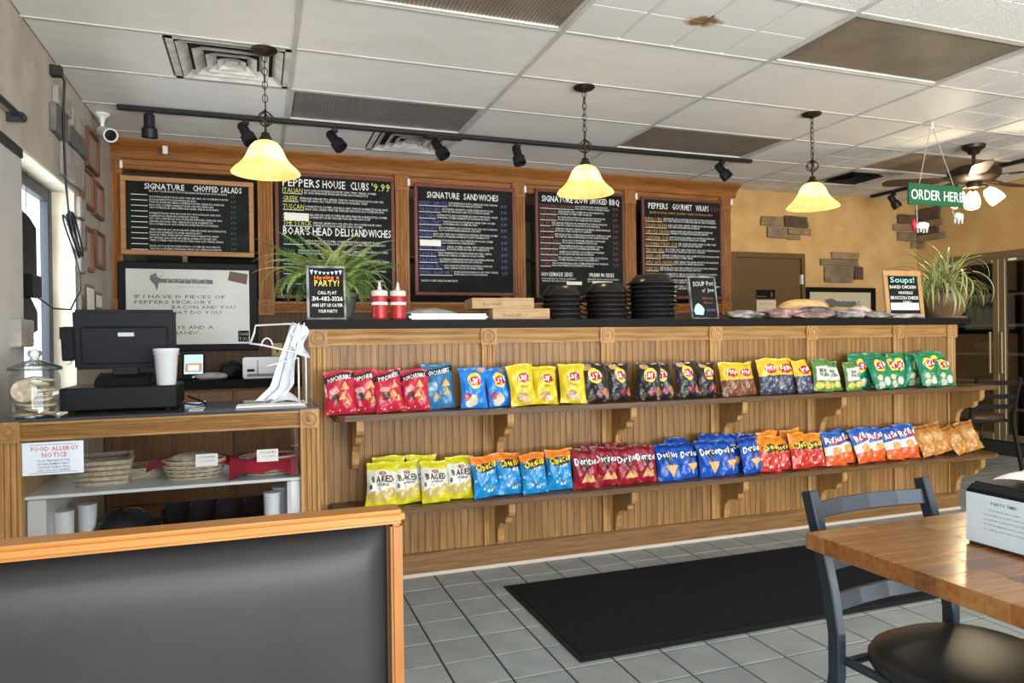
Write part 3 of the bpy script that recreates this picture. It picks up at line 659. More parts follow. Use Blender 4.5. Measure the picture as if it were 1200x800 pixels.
for k in range(5):
    M = Matrix.Translation((fx, fy, 2.425)) @ Matrix.Rotation(.12+k*2*PI/5, 4, 'Z') @ Matrix.Rotation(.16, 4, 'X')
    mb = MB(); pts = [(.24, -.05), (.30, -.062), (.60, -.072), (.66, -.055), (.68, 0), (.66, .055), (.60, .072), (.30, .062), (.24, .05)]
    mb.add([M @ Vector((u, v, z)) for z in (-.004, .004) for u, v in pts], [tuple(range(9)), tuple(range(17, 8, -1))]+[(i, i+9, (i+1) % 9+9, (i+1) % 9) for i in range(9)])
    bl = part(mb, 'blade', DKW, fan)
    mb = MB().add([M @ Vector(p) for p in ((.12, -.018, .008), (.32, -.035, .006), (.32, .035, .006), (.12, .018, .008), (.12, -.018, .018), (.32, -.035, .012), (.32, .035, .012), (.12, .018, .018))], [(0, 1, 2, 3), (7, 6, 5, 4), (0, 4, 5, 1), (1, 5, 6, 2), (2, 6, 7, 3), (3, 7, 4, 0)])
    part(mb, 'blade_arm', BRONZE, bl)
FROST = emit('frosted_lit_glass', (1, .86, .58), .95)
lampprof = [(.022, .06), (.030, .055), (.045, .03), (.056, -.01), (.060, -.05), (.055, -.075)]
for a in (2.35, -.85, .75):
    M = Matrix.Rotation(a, 4, 'Z') @ Matrix.Rotation(-.65, 4, 'Y'); c = Vector((fx, fy, 2.37)); p = c+Vector((math.cos(a)*.12, math.sin(a)*.12, -.075))
    s_ = part(MB().lathe(lampprof, p, 20, M, cap=False), 'lamp_shade', FROST, fan, smooth='all')
    part(MB().tube([c+Vector((math.cos(a)*.03, math.sin(a)*.03, .01)), c+Vector((math.cos(a)*.085, math.sin(a)*.085, -.005)), p+M @ Vector((0, 0, .06))], .011, 8), 'lamp_arm', BRONZE, s_)
plight('fan_glow', (fx-.02, fy, 2.22), 15, (1, .82, .55), .08); plight('fan_uplight', (fx, fy-.0, 2.58), .1, (1, .85, .6), .05)

# ------------------------------------------------------------------ hanging order sign
SGN = base_mat('green_sign_paint', (.012, .115, .045), .5)
sg = thing('hanging_sign', 'green hanging sign with white capital lettering', 'sign', (4.55, 3.76, 2.11))
part(B(4.285, 4.80, 3.75, 3.765, 2.112, 2.262), 'board', SGN, sg, bevel=.002)
mb = MB(); put_text(mb, 'ORDER HERE', 4.305, 2.150, 3.7485, .098, fit=.475, bold=.012, res=3); part(mb, 'lettering', base_mat('sign_white', (.8, .82, .8), .5), sg, fix=False)
cord = MB(); cord.tube([(4.39, 3.757, 2.262), (4.50, 3.757, 2.66), (4.515, 3.757, 2.68)], .0025, 5); cord.tube([(4.72, 3.757, 2.262), (4.525, 3.757, 2.66), (4.515, 3.757, 2.68)], .0025, 5)
part(cord, 'cord', base_mat('twine', (.45, .42, .36), .8), sg); part(MB().tube([(4.515, 3.757, 2.70), (4.515, 3.757, 2.685), (4.528, 3.757, 2.672), (4.515, 3.757, 2.658), (4.502, 3.757, 2.668)], .006, 8), 'hook', WHITE, sg, smooth='all')
cord = MB(); cord.tube([(4.365, 3.757, 2.112), (4.368, 3.757, 1.97)], .0018, 5); cord.tube([(4.71, 3.757, 2.112), (4.712, 3.757, 2.06)], .0018, 5); part(cord, 'ornament_string', WHITE, sg)
def pig(name, label, c, rz, mat, s=1):
    def P(x, y, z): return Vector(c)+Matrix.Rotation(rz, 3, 'Z') @ Vector((x*s, y*s, z*s))
    t_ = thing(name, label, 'ornament', c)
    mb = MB(); mb.tube([P(-.048, 0, 0), P(-.04, 0, .004), P(-.015, 0, .006), P(.02, 0, .004), P(.04, 0, .002), P(.055, 0, -.004), P(.064, 0, -.006)], [.010*s, .022*s, .027*s, .026*s, .020*s, .013*s, .009*s], 12); part(mb, 'body', mat, t_, smooth='all')
    for x in (-.03, .026):
        for y in (-.012, .012): part(MB().tube([P(x, y, -.012), P(x+.003, y, -.032), P(x+.004, y, -.044)], [.009*s, .006*s, .006*s], 8), 'leg', mat, t_, smooth='all')
    for y in (-.012, .012): part(MB().tube([P(.036, y, .012), P(.044, y*1.3, .028)], [.007*s, .001], 6), 'ear', mat, t_)
    part(MB().tube([P(-.048, 0, .006), P(-.058, .004, .014), P(-.062, -.004, .006)], .0025*s, 5), 'tail', mat, t_)
    return t_
pig('hanging_pig', 'small white pig ornament dangling at left under the green sign', (4.40, 3.745, 1.96), PI, WHITE)
pig('hanging_pig', 'small white pig ornament dangling at right under the green sign', (4.715, 3.72, 2.035), .3, WHITE)
tg = MB(); tg.tube([(4.325, 3.75, 2.01), (4.32, 3.75, 1.985), (4.332, 3.75, 1.945), (4.33, 3.75, 1.925)], [.008, .018, .015, .005], 10); tag(tg.build('red_ornament', base_mat('red_lacquer', (.5, .02, .03), .4), smooth='all'), 'small red ornament hanging beside the left pig', 'ornament')

# ------------------------------------------------------------------ door and picture in the ochre wall
DR = base_mat('brown_painted_door', (.115, .062, .024), .5)
dr = struct(thing('door_1', 'brown painted door with small restroom signs', None, (4.97, YB-.01, 0)))
part(B(4.56, 5.36, YB-.03, YB-.002, 0, 2.0), 'leaf', DR, dr, bevel=.002)
for a in ((4.44, 4.555, 0, 2.06), (5.365, 5.41, 0, 2.06), (4.555, 5.365, 2.005, 2.06)): part(B(a[0], a[1], YB-.05, YB-.001, a[2], a[3]), 'door_frame', DR, dr, bevel=.003)
part(B(5.352, 5.372, YB-.06, YB-.03, 1.74, 1.84), 'hinge', WHITE, dr)
part(B(4.80, 5.03, YB-.036, YB-.03, 1.59, 1.68), 'restroom_sign', BLACK, dr)
mb = MB(); put_text(mb, 'Restrooms', 4.81, 1.605, YB-.038, .022, fit=.11); put_text(mb, '||', 4.98, 1.62, YB-.038, .05); part(mb, 'sign_lettering', base_mat('sign_tan', (.45, .33, .18), .6), dr, fix=False)
part(B(4.80, 5.04, YB-.036, YB-.03, 1.455, 1.575), 'paper_notice', base_mat('cream_paper', (.66, .58, .42), .8), dr)
mb = MB(); put_text(mb, 'Please see', 4.835, 1.53, YB-.038, .022, fit=.17); put_text(mb, 'note', 4.88, 1.48, YB-.038, .024); part(mb, 'notice_lettering', DKT, dr, fix=False)
pf = thing('picture_frame', 'black framed print leaning against the ochre wall', 'picture', (5.9, YB-.02, 1.20))
for a in ((5.42, 6.38, 1.665, 1.715), (5.42, 6.38, 1.2, 1.25), (5.42, 5.48, 1.25, 1.665), (6.32, 6.38, 1.25, 1.665)): part(B(a[0], a[1], YB-.035, YB-.002, a[2], a[3]), 'frame', BLACK, pf, bevel=.003)
part(B(5.48, 6.32, YB-.02, YB-.015, 1.25, 1.665), 'print', base_mat('aged_print', (.50, .44, .30), .3), pf)
mb = MB(); put_text(mb, 'PEPPERS', 5.86, 1.515, YB-.022, .08, fit=.28, bold=.02); mb.prism([(5.68, 1.58), (5.78, 1.60), (5.86, 1.565), (6.12, 1.56), (6.12, 1.50), (5.82, 1.51), (5.72, 1.46), (5.74, 1.53)], YB-.021, YB-.0205, 'y'); part(mb, 'print_logo', LG, pf, fix=False)

# ------------------------------------------------------------------ glass door cooler in the right wall
CI = base_mat('cooler_liner', (.022, .022, .021), .6)
BRASS = base_mat('bronze_aluminium', (.22, .17, .095), .4, .6)
GL2 = glass_mat('cooler_glass', (.62, .60, .56), .10)
ck = thing('glass_door_cooler', 'two door glass cooler built into the ochre wall', 'cooler', (7.3, 5.09, 0))
mb = MB(); x0, x1 = XR+.0, 7.75
for a in ((x1-.03, x1, fy0, fy1, 0, fz1), (x0, x1, fy0, fy0+.03, 0, fz1), (x0, x1, fy1-.03, fy1, 0, fz1), (x0, x1, fy0, fy1, fz1-.03, fz1), (x0, x1, fy0, fy1, 0, .1)): mb.box(*a)
part(mb, 'cabinet', CI, ck)
part(B(XR-.03, XR+.01, fy0, fy1, .0, .12), 'kick_plate', CI, ck)
for a in ((fy0, fy1, fz1-.05, fz1+.02), (fy0-.04, fy0+.02, .1, fz1+.02), (fy1-.02, fy1+.04, .1, fz1+.02)): part(B(XR-.025, XR+.005, *a), 'surround', BRASS, ck, bevel=.003)
SHM = base_mat('cooler_shelf', (.55, .55, .52), .5)
for y0, y1, hy in ((fy0+.02, 5.088, 5.05), (5.092, fy1-.02, 5.17)):
    d = part(B(XR-.004, XR, y0+.06, y1-.06, .2, fz1-.09), 'door', GL2, ck)
    for a in ((y0, y0+.062, .13, fz1-.05), (y1-.062, y1, .13, fz1-.05), (y0+.062, y1-.062, .13, .2), (y0+.062, y1-.062, fz1-.09, fz1-.05)): part(B(XR-.03, XR+.012, *a), 'door_frame', BRASS, d, bevel=.004)
    part(B(XR-.06, XR-.03, hy-.01, hy+.01, .80, 1.22), 'handle', BRASS, d, bevel=.004)
    part(B(XR-.034, XR-.0305, y1-.18, y1-.10, fz1-.08, fz1-.06), 'door_sticker', WHITE, d)
for z in (.45, .72, 1.0, 1.29, 1.60):
    for y0, y1 in ((fy0+.05, 5.07), (5.11, fy1-.05)):
        sh_ = part(B(XR+.08, 7.7, y0, y1, z-.004, z), 'shelf', glass_mat('shelf_glass', (.7, .75, .72), .1), ck); part(B(XR+.06, XR+.08, y0, y1, z-.022, z+.006), 'price_rail', SHM, sh_)
def lump(name, label, cat, c, sz, mat, seed, n=(14, 9), amp=.12, group=None, flat=.0):
    """a soft crumpled or rounded lump resting on z=c.z"""
    r = random.Random(seed); ph = [r.uniform(0, 6.28) for _ in range(6)]
    mb = MB(); vs = []; nu, nv = n
    for j in range(nv+1):
        th = PI*j/nv
        for i in range(nu):
            a = 2*PI*i/nu; k = 1+amp*(math.sin(3*a+ph[0]+2*th)+math.sin(5*a+ph[1]-3*th)*.7+math.sin(2*a+7*th+ph[2])*.6)*math.sin(th)
            s_ = math.sin(th)**.7; z = -math.cos(th); z = max(z, -.85)
            vs.append((math.cos(a)*s_*k*sz[0]/2, math.sin(a)*s_*k*sz[1]/2, (z*(1+amp*.5*math.sin(4*a+ph[3]))+.85)*sz[2]/1.85))
    fs = [(j*nu+i, j*nu+(i+1) % nu, (j+1)*nu+(i+1) % nu, (j+1)*nu+i) for j in range(nv) for i in range(nu)]
    mb.add(vs, fs); o = mb.build(name, mat, smooth='all'); mz = min(v[2] for v in vs); o.location = (c[0], c[1], c[2]-mz); return tag(o, label, cat, group)
lump('bread_bag', 'pale bread bag on the cooler shelf', 'food pack', (7.3, 5.44, 1.0), (.24, .26, .12), base_mat('bread_bag', (.42, .35, .26), .4), 5, amp=.05)
for k, y in enumerate((5.28, 5.37, 5.46, 5.55)):
    c_ = MB().lathe([(.036, 0), (.04, .01), (.04, .12), (.03, .15), (.014, .17), (.014, .2)], n=14).build('drink_bottle', base_mat('pale_bottle_%d' % (k % 2), ((.28, .40, .46), (.40, .42, .36))[k % 2], .3), smooth=True, loc=(7.2, y, 1.29)); tag(c_, '%s drink bottle from the right on the cooler shelf beside the spider plant' % ORD[k], 'bottle', 'drinks in the cooler')
pn = thing('steel_pan', 'shallow steel pan low in the cooler', 'pan', (7.25, 5.36, .72)); mb = MB(); mb.prism([(-.13, .06), (-.11, 0), (.11, 0), (.13, .06), (.12, .06), (.10, .008), (-.10, .008), (-.12, .06)], -.1, .1, 'x'); mb.build('tray', base_mat('brushed_steel', (.4, .4, .38), .35, 1), pn)

# ------------------------------------------------------------------ snack bags
def bag_mat(name, layers, rough=.28):
    """flat print on the bag: layers of (shape, params, colour) over u,v in 0..1"""
    layers = [tuple(c*.82 for c in layers[0])]+[(k_, p_, tuple(c*.82 for c in c_)) for k_, p_, c_ in layers[1:]]
    m_ = base_mat(name, layers[0], rough, 0, .45); nt = m_.node_tree; b = nt.nodes['Principled BSDF']
    uv = nn(nt, 'ShaderNodeUVMap'); sx = nn(nt, 'ShaderNodeSeparateXYZ'); nt.links.new(uv.outputs[0], sx.inputs[0])
    nz_ = nn(nt, 'ShaderNodeTexNoise'); nz_.inputs['Scale'].default_value = 7; nt.links.new(uv.outputs[0], nz_.inputs['Vector'])
    def math_(op, a, c):
        n_ = nn(nt, 'ShaderNodeMath', operation=op)
        for i, q in enumerate((a, c)):
            if hasattr(q, 'links') or hasattr(q, 'is_linked'): nt.links.new(q, n_.inputs[i])
            else: n_.inputs[i].default_value = q
        return n_.outputs[0]
    rgb = nn(nt, 'ShaderNodeRGB'); rgb.outputs[0].default_value = (*layers[0], 1); cur = rgb.outputs[0]
    U, V = sx.outputs[0], sx.outputs[1]; NZ = math_('SUBTRACT', nz_.outputs[0], .5)
    for kind, p, col in layers[1:]:
        if kind == 'above':   # v > a + slope*u (+ noise)
            f_ = math_('GREATER_THAN', math_('ADD', V, math_('MULTIPLY', NZ, p[2] if len(p) > 2 else 0)), math_('ADD', math_('MULTIPLY', U, p[1]), p[0]))
        elif kind == 'band':
            e_ = math_('SUBTRACT', V, math_('ADD', math_('MULTIPLY', U, p[2]), (p[0]+p[1])/2)); f_ = math_('LESS_THAN', math_('ABSOLUTE', e_, 0), (p[1]-p[0])/2)
        elif kind == 'oval':
            a_ = math_('DIVIDE', math_('SUBTRACT', U, p[0]), p[2]); c_ = math_('DIVIDE', math_('SUBTRACT', V, p[1]), p[3])
            f_ = math_('LESS_THAN', math_('ADD', math_('MULTIPLY', a_, a_), math_('MULTIPLY', c_, c_)), 1.0)
        elif kind == 'rect':
            f_ = math_('MULTIPLY', math_('LESS_THAN', math_('ABSOLUTE', math_('SUBTRACT', U, p[0]), 0), p[2]), math_('LESS_THAN', math_('ABSOLUTE', math_('SUBTRACT', V, p[1]), 0), p[3]))
        elif kind == 'spots':  # scattered print inside a v range: (v0, v1, scale, threshold)
            vo = nn(nt, 'ShaderNodeTexVoronoi'); vo.inputs['Scale'].default_value = p[2]; nt.links.new(uv.outputs[0], vo.inputs['Vector'])
            f_ = math_('MULTIPLY', math_('LESS_THAN', vo.outputs['Distance'], p[3]), math_('LESS_THAN', math_('ABSOLUTE', math_('SUBTRACT', V, (p[0]+p[1])/2), 0), (p[1]-p[0])/2))
        mx = nn(nt, 'ShaderNodeMix', data_type='RGBA'); nt.links.new(f_, mx.inputs[0]); nt.links.new(cur, mx.inputs[6]); mx.inputs[7].default_value = (*col, 1); cur = mx.outputs[2]
    nt.links.new(cur, b.inputs['Base Color'])
    tcb = nn(nt, 'ShaderNodeTexCoord'); n2 = nn(nt, 'ShaderNodeTexNoise'); n2.inputs['Scale'].default_value = 28; n2.inputs['Detail'].default_value = 2; nt.links.new(tcb.outputs['Object'], n2.inputs['Vector'])
    bp = nn(nt, 'ShaderNodeBump'); bp.inputs['Strength'].default_value = .5; bp.inputs['Distance'].default_value = .015; nt.links.new(n2.outputs[0], bp.inputs['Height']); nt.links.new(bp.outputs[0], b.inputs['Normal'])
    return m_
TAN, CREAM = (.50, .30, .12), (.62, .52, .28)
LAYS = [('oval', (.5, .66, .27, .20), (.80, .58, .05)), ('oval', (.52, .645, .26, .115), (.48, .02, .03))]
KINDS_ = {
 'red_corner': ('red popped corn chip bag with black band', [(.48, .02, .045), ('band', (.72, .86, .12), (.02, .02, .022)), ('oval', (.33, .36, .13, .10), (.08, .04, .03)), ('oval', (.30, .52, .17, .07), (.60, .30, .28)), ('spots', (.04, .12, 12, .22), (.7, .6, .6))], [('POPCORNERS', .5, .76, .030, .68, .12, (.8, .8, .8))], [('tri', .66, .60, .20), ('tri', .58, .38, .18), ('tri', .75, .28, .16)]),
 'steel_corner': ('steel blue popped corn chip bag with black band', [(.035, .17, .34), ('band', (.70, .84, .10), (.02, .02, .022)), ('rect', (.27, .48, .15, .09), (.18, .30, .42))], [('POPCORNERS', .5, .745, .030, .68, .1, (.8, .8, .8))], [('tri', .70, .52, .20), ('tri', .72, .34, .18), ('tri', .38, .26, .16)]),
 'blue_crisp': ('blue potato chip bag', [(.01, .19, .62)]+LAYS+[('oval', (.80, .92, .16, .06), TAN), ('oval', (.18, .26, .13, .10), (.30, .03, .08)), ('oval', (.42, .18, .17, .13), CREAM), ('oval', (.30, .10, .17, .08), (.62, .58, .5))], [("Lay's", .52, .60, .048, .40, .05, (.85, .85, .82))], []),
 'yellow_crisp': ('yellow potato chip bag', [(.66, .50, .02)]+LAYS+[('oval', (.40, .20, .22, .12), (.42, .26, .10)), ('oval', (.56, .13, .16, .08), CREAM)], [("Lay's", .52, .60, .048, .40, .05, (.85, .85, .82)), ('Classic', .5, .42, .022, .3, .0, (.35, .25, .02))], []),
 'black_crisp': ('black barbecue potato chip bag', [(.016, .015, .016)]+LAYS+[('oval', (.28, .90, .18, .08), TAN), ('oval', (.58, .20, .12, .10), (.25, .02, .05)), ('oval', (.86, .22, .12, .12), (.40, .15, .06)), ('oval', (.25, .12, .14, .08), (.10, .07, .05))], [("Lay's", .52, .60, .048, .40, .05, (.85, .85, .82))], []),
 'green_crisp': ('green potato chip bag', [(.005, .20, .09)]+LAYS+[('oval', (.66, .18, .18, .12), (.62, .60, .50)), ('oval', (.28, .30, .12, .09), CREAM), ('oval', (.30, .10, .16, .09), (.5, .48, .36))], [("Lay's", .52, .60, .048, .40, .05, (.85, .85, .82))], []),
 'brown_corn': ('yellow and brown corn chip bag', [(.16, .055, .025), ('above', (.46, 0, .06), (.68, .46, .03)), ('oval', (.52, .66, .30, .13), (.50, .02, .02)), ('spots', (.05, .44, 9, .26), (.36, .14, .04))], [('Fritos', .52, .615, .046, .44, .08, (.85, .85, .82))], []),
 'navy_corn': ('yellow and navy corn chip bag', [(.04, .05, .10), ('above', (.50, 0, .06), (.70, .48, .03)), ('oval', (.52, .68, .32, .14), (.50, .02, .02)), ('spots', (.03, .46, 8, .30), (.25, .20, .18))], [('Fritos', .52, .63, .048, .46, .08, (.85, .85, .82))], []),
 'lime_crisp': ('green and white kettle chip bag', [(.10, .22, .05), ('rect', (.5, .55, .40, .22), (.62, .63, .56)), ('oval', (.26, .16, .2, .10), (.55, .50, .06)), ('oval', (.70, .18, .22, .10), (.60, .50, .12)), ('spots', (.82, .98, 6, .3), (.03, .12, .04))], [('Miss', .42, .58, .036, .26, 0, (.03, .10, .05)), ("Vickie's", .52, .45, .036, .5, 0, (.03, .10, .05))], []),
 'baked': ('yellow and white baked chip bag', [(.62, .58, .02), ('band', (.30, .84, -.06), (.70, .69, .62)), ('oval', (.5, .74, .13, .05), (.30, .12, .06)), ('oval', (.24, .22, .17, .13), (.52, .40, .12)), ('oval', (.56, .24, .17, .13), (.56, .44, .14)), ('oval', (.84, .32, .15, .12), (.50, .38, .11)), ('oval', (.13, .44, .05, .06), (.03, .03, .03))], [('BAKED', .52, .545, .040, .66, 0, (.03, .03, .03)), ('original', .52, .47, .018, .34, 0, (.1, .1, .1))], []),
 'puff': ('blue and orange cheese puff bag', [(.01, .24, .55), ('above', (.80, -.06, .08), (.72, .20, .015)), ('oval', (.50, .71, .42, .12), (.02, .02, .02)), ('spots', (.08, .50, 5.5, .20), (.70, .68, .66)), ('spots', (.06, .46, 4.2, .14), (.70, .33, .06))], [('Cheetos', .5, .665, .048, .70, .1, (.85, .62, .03)), ('PUFFS', .62, .54, .024, .28, .1, (.75, .8, .8))], []),
 'red_tri': ('dark red tortilla chip bag', [(.27, .01, .025), ('above', (.88, 0, .05), (.16, .01, .015))], [('Doritos', .5, .60, .050, .74, .05, (.85, .85, .83))], [('btri', .5, .60, .34), ('tri', .46, .24, .25), ('tri', .70, .22, .20)]),
 'blue_tri': ('deep blue tortilla chip bag', [(.005, .075, .42), ('above', (.90, 0, .05), (.005, .04, .22))], [('Doritos', .5, .60, .050, .74, .05, (.85, .85, .83))], [('btri', .5, .60, .34), ('tri', .58, .27, .30)]),
 'orange_dot': ('orange and red cheese popcorn bag', [(.50, .03, .02), ('above', (.56, -.1, .12), (.72, .22, .015)), ('oval', (.52, .62, .40, .12), (.02, .02, .02)), ('spots', (.05, .40, 7, .24), (.72, .62, .50))], [('Cheetos', .52, .575, .046, .66, .1, (.85, .62, .03))], []),
 'ridge': ('blue white and orange ridged chip bag', [(.03, .11, .42), ('band', (.28, .56, .08), (.68, .68, .68)), ('above', (-.1, 0), (.03, .11, .42)), ('band', (.24, .52, .10), (.70, .70, .70)), ('band', (-.2, .28, .10), (.62, .10, .02)), ('oval', (.5, .40, .24, .12), (.55, .33, .10)), ('oval', (.5, .70, .42, .10), (.40, .03, .07))], [('Ruffles', .5, .66, .050, .72, .12, (.82, .82, .84))], []),
 'amber': ('amber orange snack bag', [(.46, .19, .035), ('oval', (.48, .55, .34, .16), (.55, .30, .10)), ('spots', (.08, .40, 6, .28), (.62, .38, .14)), ('band', (.88, 1.2, 0), (.36, .13, .03))], [('CHEDDAR', .5, .52, .026, .5, .05, (.72, .55, .35))], []),
}
BW, BH = .144, .205
def bag_surface(seed, D):
    r = random.Random(seed); ph = [r.uniform(0, 6.28) for _ in range(8)]; cr_ = [r.uniform(-.012, .012) for _ in range(4)]
    def S_(u, v, side):    # u, v in 0..1; side -1 front, +1 back
        s_ = 2*u-1; wd = BW/2*(1-.07*math.sin(PI*v)**1.0+.02*math.sin(7*v+ph[0]))
        if v > .93: wd *= 1+.02
        t_ = (max(0, 1-abs(s_)**2.4)**.65)*(math.sin(PI*min(1, max(0, (v-.02)/.93)))**.55 if .02 < v < .95 else 0)
        w_ = .0035*(math.sin(9*s_+11*v+ph[1])+.8*math.sin(14*v-6*s_+ph[2])+.7*math.sin(17*s_+ph[3]+5*v))*(1 if abs(s_) < .98 else .5)
        y = side*(D*t_)+w_*(.4+t_)+(.006*math.sin(5*s_+ph[4]) if v > .9 or v < .05 else 0)+cr_[0]*v
        x = s_*wd+cr_[1]*v*v; z = v*BH+.004*math.sin(3.1*s_+ph[5])*(v if v > .5 else 0)
        return Vector((x, y, max(0, z)))
    return S_
_bags = {}
def bag_meshes(kind, var):
    key = (kind, var)
    if key in _bags: return _bags[key]
    desc, layers, texts, tris = KINDS_[kind]; S_ = bag_surface(hash_(kind)+var*7, .033)
    nu, nv = 14, 20; mb = MB(); uvs = {}
    mb.grid(lambda u, v: S_(u, v, -1), nu, nv); n0 = len(mb.v); mb.grid(lambda u, v: S_(1-u, v, 1), nu, nv)
    me = mb.mesh('snack_bag', bag_mat('bag_'+kind, layers), smooth='all', fix=False)
    ul = me.uv_layers.new(name='UVMap')
    for p in me.polygons:
        for li, vi in zip(p.loop_indices, p.vertices):
            q = vi % n0; i, j = q % (nu+1), q//(nu+1); ul.data[li].uv = (i/nu, j/nv)
    arts = []
    def on(u, v, off=.0022):
        e = .01; p = S_(u, v, -1); n_ = (S_(u+e, v, -1)-S_(u-e, v, -1)).cross(S_(u, v+e, -1)-S_(u, v-e, -1)).normalized()
        if n_.y > 0: n_ = -n_
        return p+n_*off
    for nm, u, v, r_ in tris:
        mb = MB(); N = 6
        A, B_, C_ = ((u, v-r_*.62), (u-r_*.9, v+r_*.42), (u+r_*.9, v+r_*.42)) if nm == 'btri' or kind == 'blue_tri' else ((u-r_*.75, v-r_*.35), (u+r_*.75, v-r_*.25), (u+r_*.05, v+r_*.65))
        idx = {}
        for i in range(N+1):
            for j in range(N+1-i):
                a, b = i/N, j/N; c = 1-a-b; idx[(i, j)] = len(mb.v); mb.v.append(tuple(on(A[0]*a+B_[0]*b+C_[0]*c, A[1]*a+B_[1]*b+C_[1]*c, .0016 if nm == 'btri' else .0026)))
        for i in range(N):
            for j in range(N-i):
                mb.f.append((idx[(i, j)], idx[(i+1, j)], idx[(i, j+1)])); mb.mi.append(0)
                if i+j < N-1: mb.f.append((idx[(i+1, j)], idx[(i+1, j+1)], idx[(i, j+1)])); mb.mi.append(0)
        arts.append(('emblem' if nm == 'btri' else 'chip_print', mb.mesh('chip_print', base_mat('bag_black', (.015, .014, .016), .3) if nm == 'btri' else base_mat('chip_tan', (.55, .32, .12), .5), fix=False, smooth='all')))
    for s_, u, v, size, fit, sl, col in texts:
        mb = MB(); wv, f = text_geo(s_, size/BH, 1, 1, 'CENTER', .022); wd = text_w(s_, size/BH, 1); k = fit/wd
        mb.add([on(u+x*k, v+y+(x*k)*sl, .0034) for x, y in wv], f)
        arts.append(('brand_lettering', mb.mesh('lettering', base_mat('print_%d_%d_%d' % tuple(int(c*99) for c in col), col, .5), fix=False, smooth='all')))
    _bags[key] = (me, arts); return _bags[key]
def hash_(s): return sum((i+1)*ord(c) for i, c in enumerate(s))
_kc = {}
def bags(kind, shelf_z, xs, word, y=3.418, lean=.22, roll=0, scale=1.0, group='', yaw=0, back=False):
    desc = KINDS_[kind][0]; r = random.Random(hash_(kind)+int(shelf_z*100)+(7 if back else 0))
    for k, x in enumerate(xs):
        me, arts = bag_meshes(kind, k % 3)
        o = link('snack_bag', me); s_ = scale*r.uniform(.96, 1.04); o.scale = (s_, s_, s_)
        yy = y+(.026 if k % 2 and not back else 0)+r.uniform(-.004, .004)
        o.location = (x, yy, shelf_z+.0015); o.rotation_euler = (-(lean+r.uniform(-.05, .05)), roll+r.uniform(-.07, .07), yaw+r.uniform(-.2, .2))
        # lift so the lowest point just rests on the shelf
        bpy.context.view_layer.update() if False else None
        Mx = Matrix.LocRotScale(o.location, o.rotation_euler, o.scale); mz = min((Mx @ v.co).z for v in me.vertices); o.location.z += shelf_z+.0012-mz
        if len(xs) == 1: lb = '%s %s' % (desc, word)
        else: lb = '%s, %s from the left %s' % (desc, ORD[k], word)
        tag(o, lb, 'chip bag', group)
        for nm, am in arts: link(nm, am, o)
U, L = .862, .411
gu, gl = 'snack bags on the upper shelf', 'snack bags on the lower shelf'
bags('red_corner', U, [.365, .485, .60, .725], 'on upper shelf', group=gu)
bags('steel_corner', U, [.86], 'on upper shelf', group=gu, y=3.475, scale=1.08)
bags('blue_crisp', U, [1.02, 1.17], 'on upper shelf', group=gu, yaw=.1)
bags('yellow_crisp', U, [1.285, 1.42, 1.56], 'on upper shelf', group=gu)
bags('black_crisp', U, [1.70, 1.85, 2.01, 2.12, 2.27, 2.41], 'on upper shelf', group=gu)
bags('brown_corn', U, [2.555, 2.675], 'on upper shelf', group=gu, scale=.95)
bags('navy_corn', U, [2.82, 2.95, 3.08], 'on upper shelf', group=gu)
bags('lime_crisp', U, [3.20, 3.315, 3.445], 'on upper shelf', group=gu, scale=.92)
bags('green_crisp', U, [3.69, 3.83, 4.08, 4.25], 'in front row of upper shelf', group=gu, scale=1.05, lean=.42)
bags('green_crisp', U, [3.58, 3.72, 3.90, 4.05, 4.20], 'in back row of upper shelf', group=gu, scale=1.08, lean=.1, y=3.52, back=True)
bags('baked', L, [.545, .69, .815, .945], 'in front row of lower shelf', group=gl, yaw=.08)
bags('baked', L, [.60, .77], 'in back row of lower shelf', group=gl, y=3.52, lean=.06, scale=1.05, back=True)
bags('puff', L, [1.08, 1.215, 1.34, 1.49], 'on lower shelf', group=gl, scale=1.02)
bags('red_tri', L, [1.63, 1.765, 1.885, 2.00], 'in front row of lower shelf', group=gl)
bags('red_tri', L, [1.73, 1.86], 'in back row of lower shelf', group=gl, y=3.522, lean=.06, scale=1.04, back=True)
bags('blue_tri', L, [2.14, 2.285, 2.41, 2.555, 2.695], 'in front row of lower shelf', group=gl, lean=.3)
bags('blue_tri', L, [2.27, 2.45, 2.62, 2.76], 'in back row of lower shelf', group=gl, y=3.522, lean=.06, scale=1.06, back=True)
bags('orange_dot', L, [2.815, 2.925, 3.035, 3.165], 'in front row of lower shelf', group=gl, lean=.3)
bags('orange_dot', L, [2.89, 3.06], 'in back row of lower shelf', group=gl, y=3.522, lean=.06, scale=1.06, back=True)
bags('ridge', L, [3.30, 3.42, 3.54, 3.66, 3.78, 3.93], 'on lower shelf', group=gl, lean=.35, scale=1.04)
bags('amber', L, [4.08, 4.22, 4.36, 4.50], 'on lower shelf', group=gl, lean=.5, roll=-.18, scale=1.0)

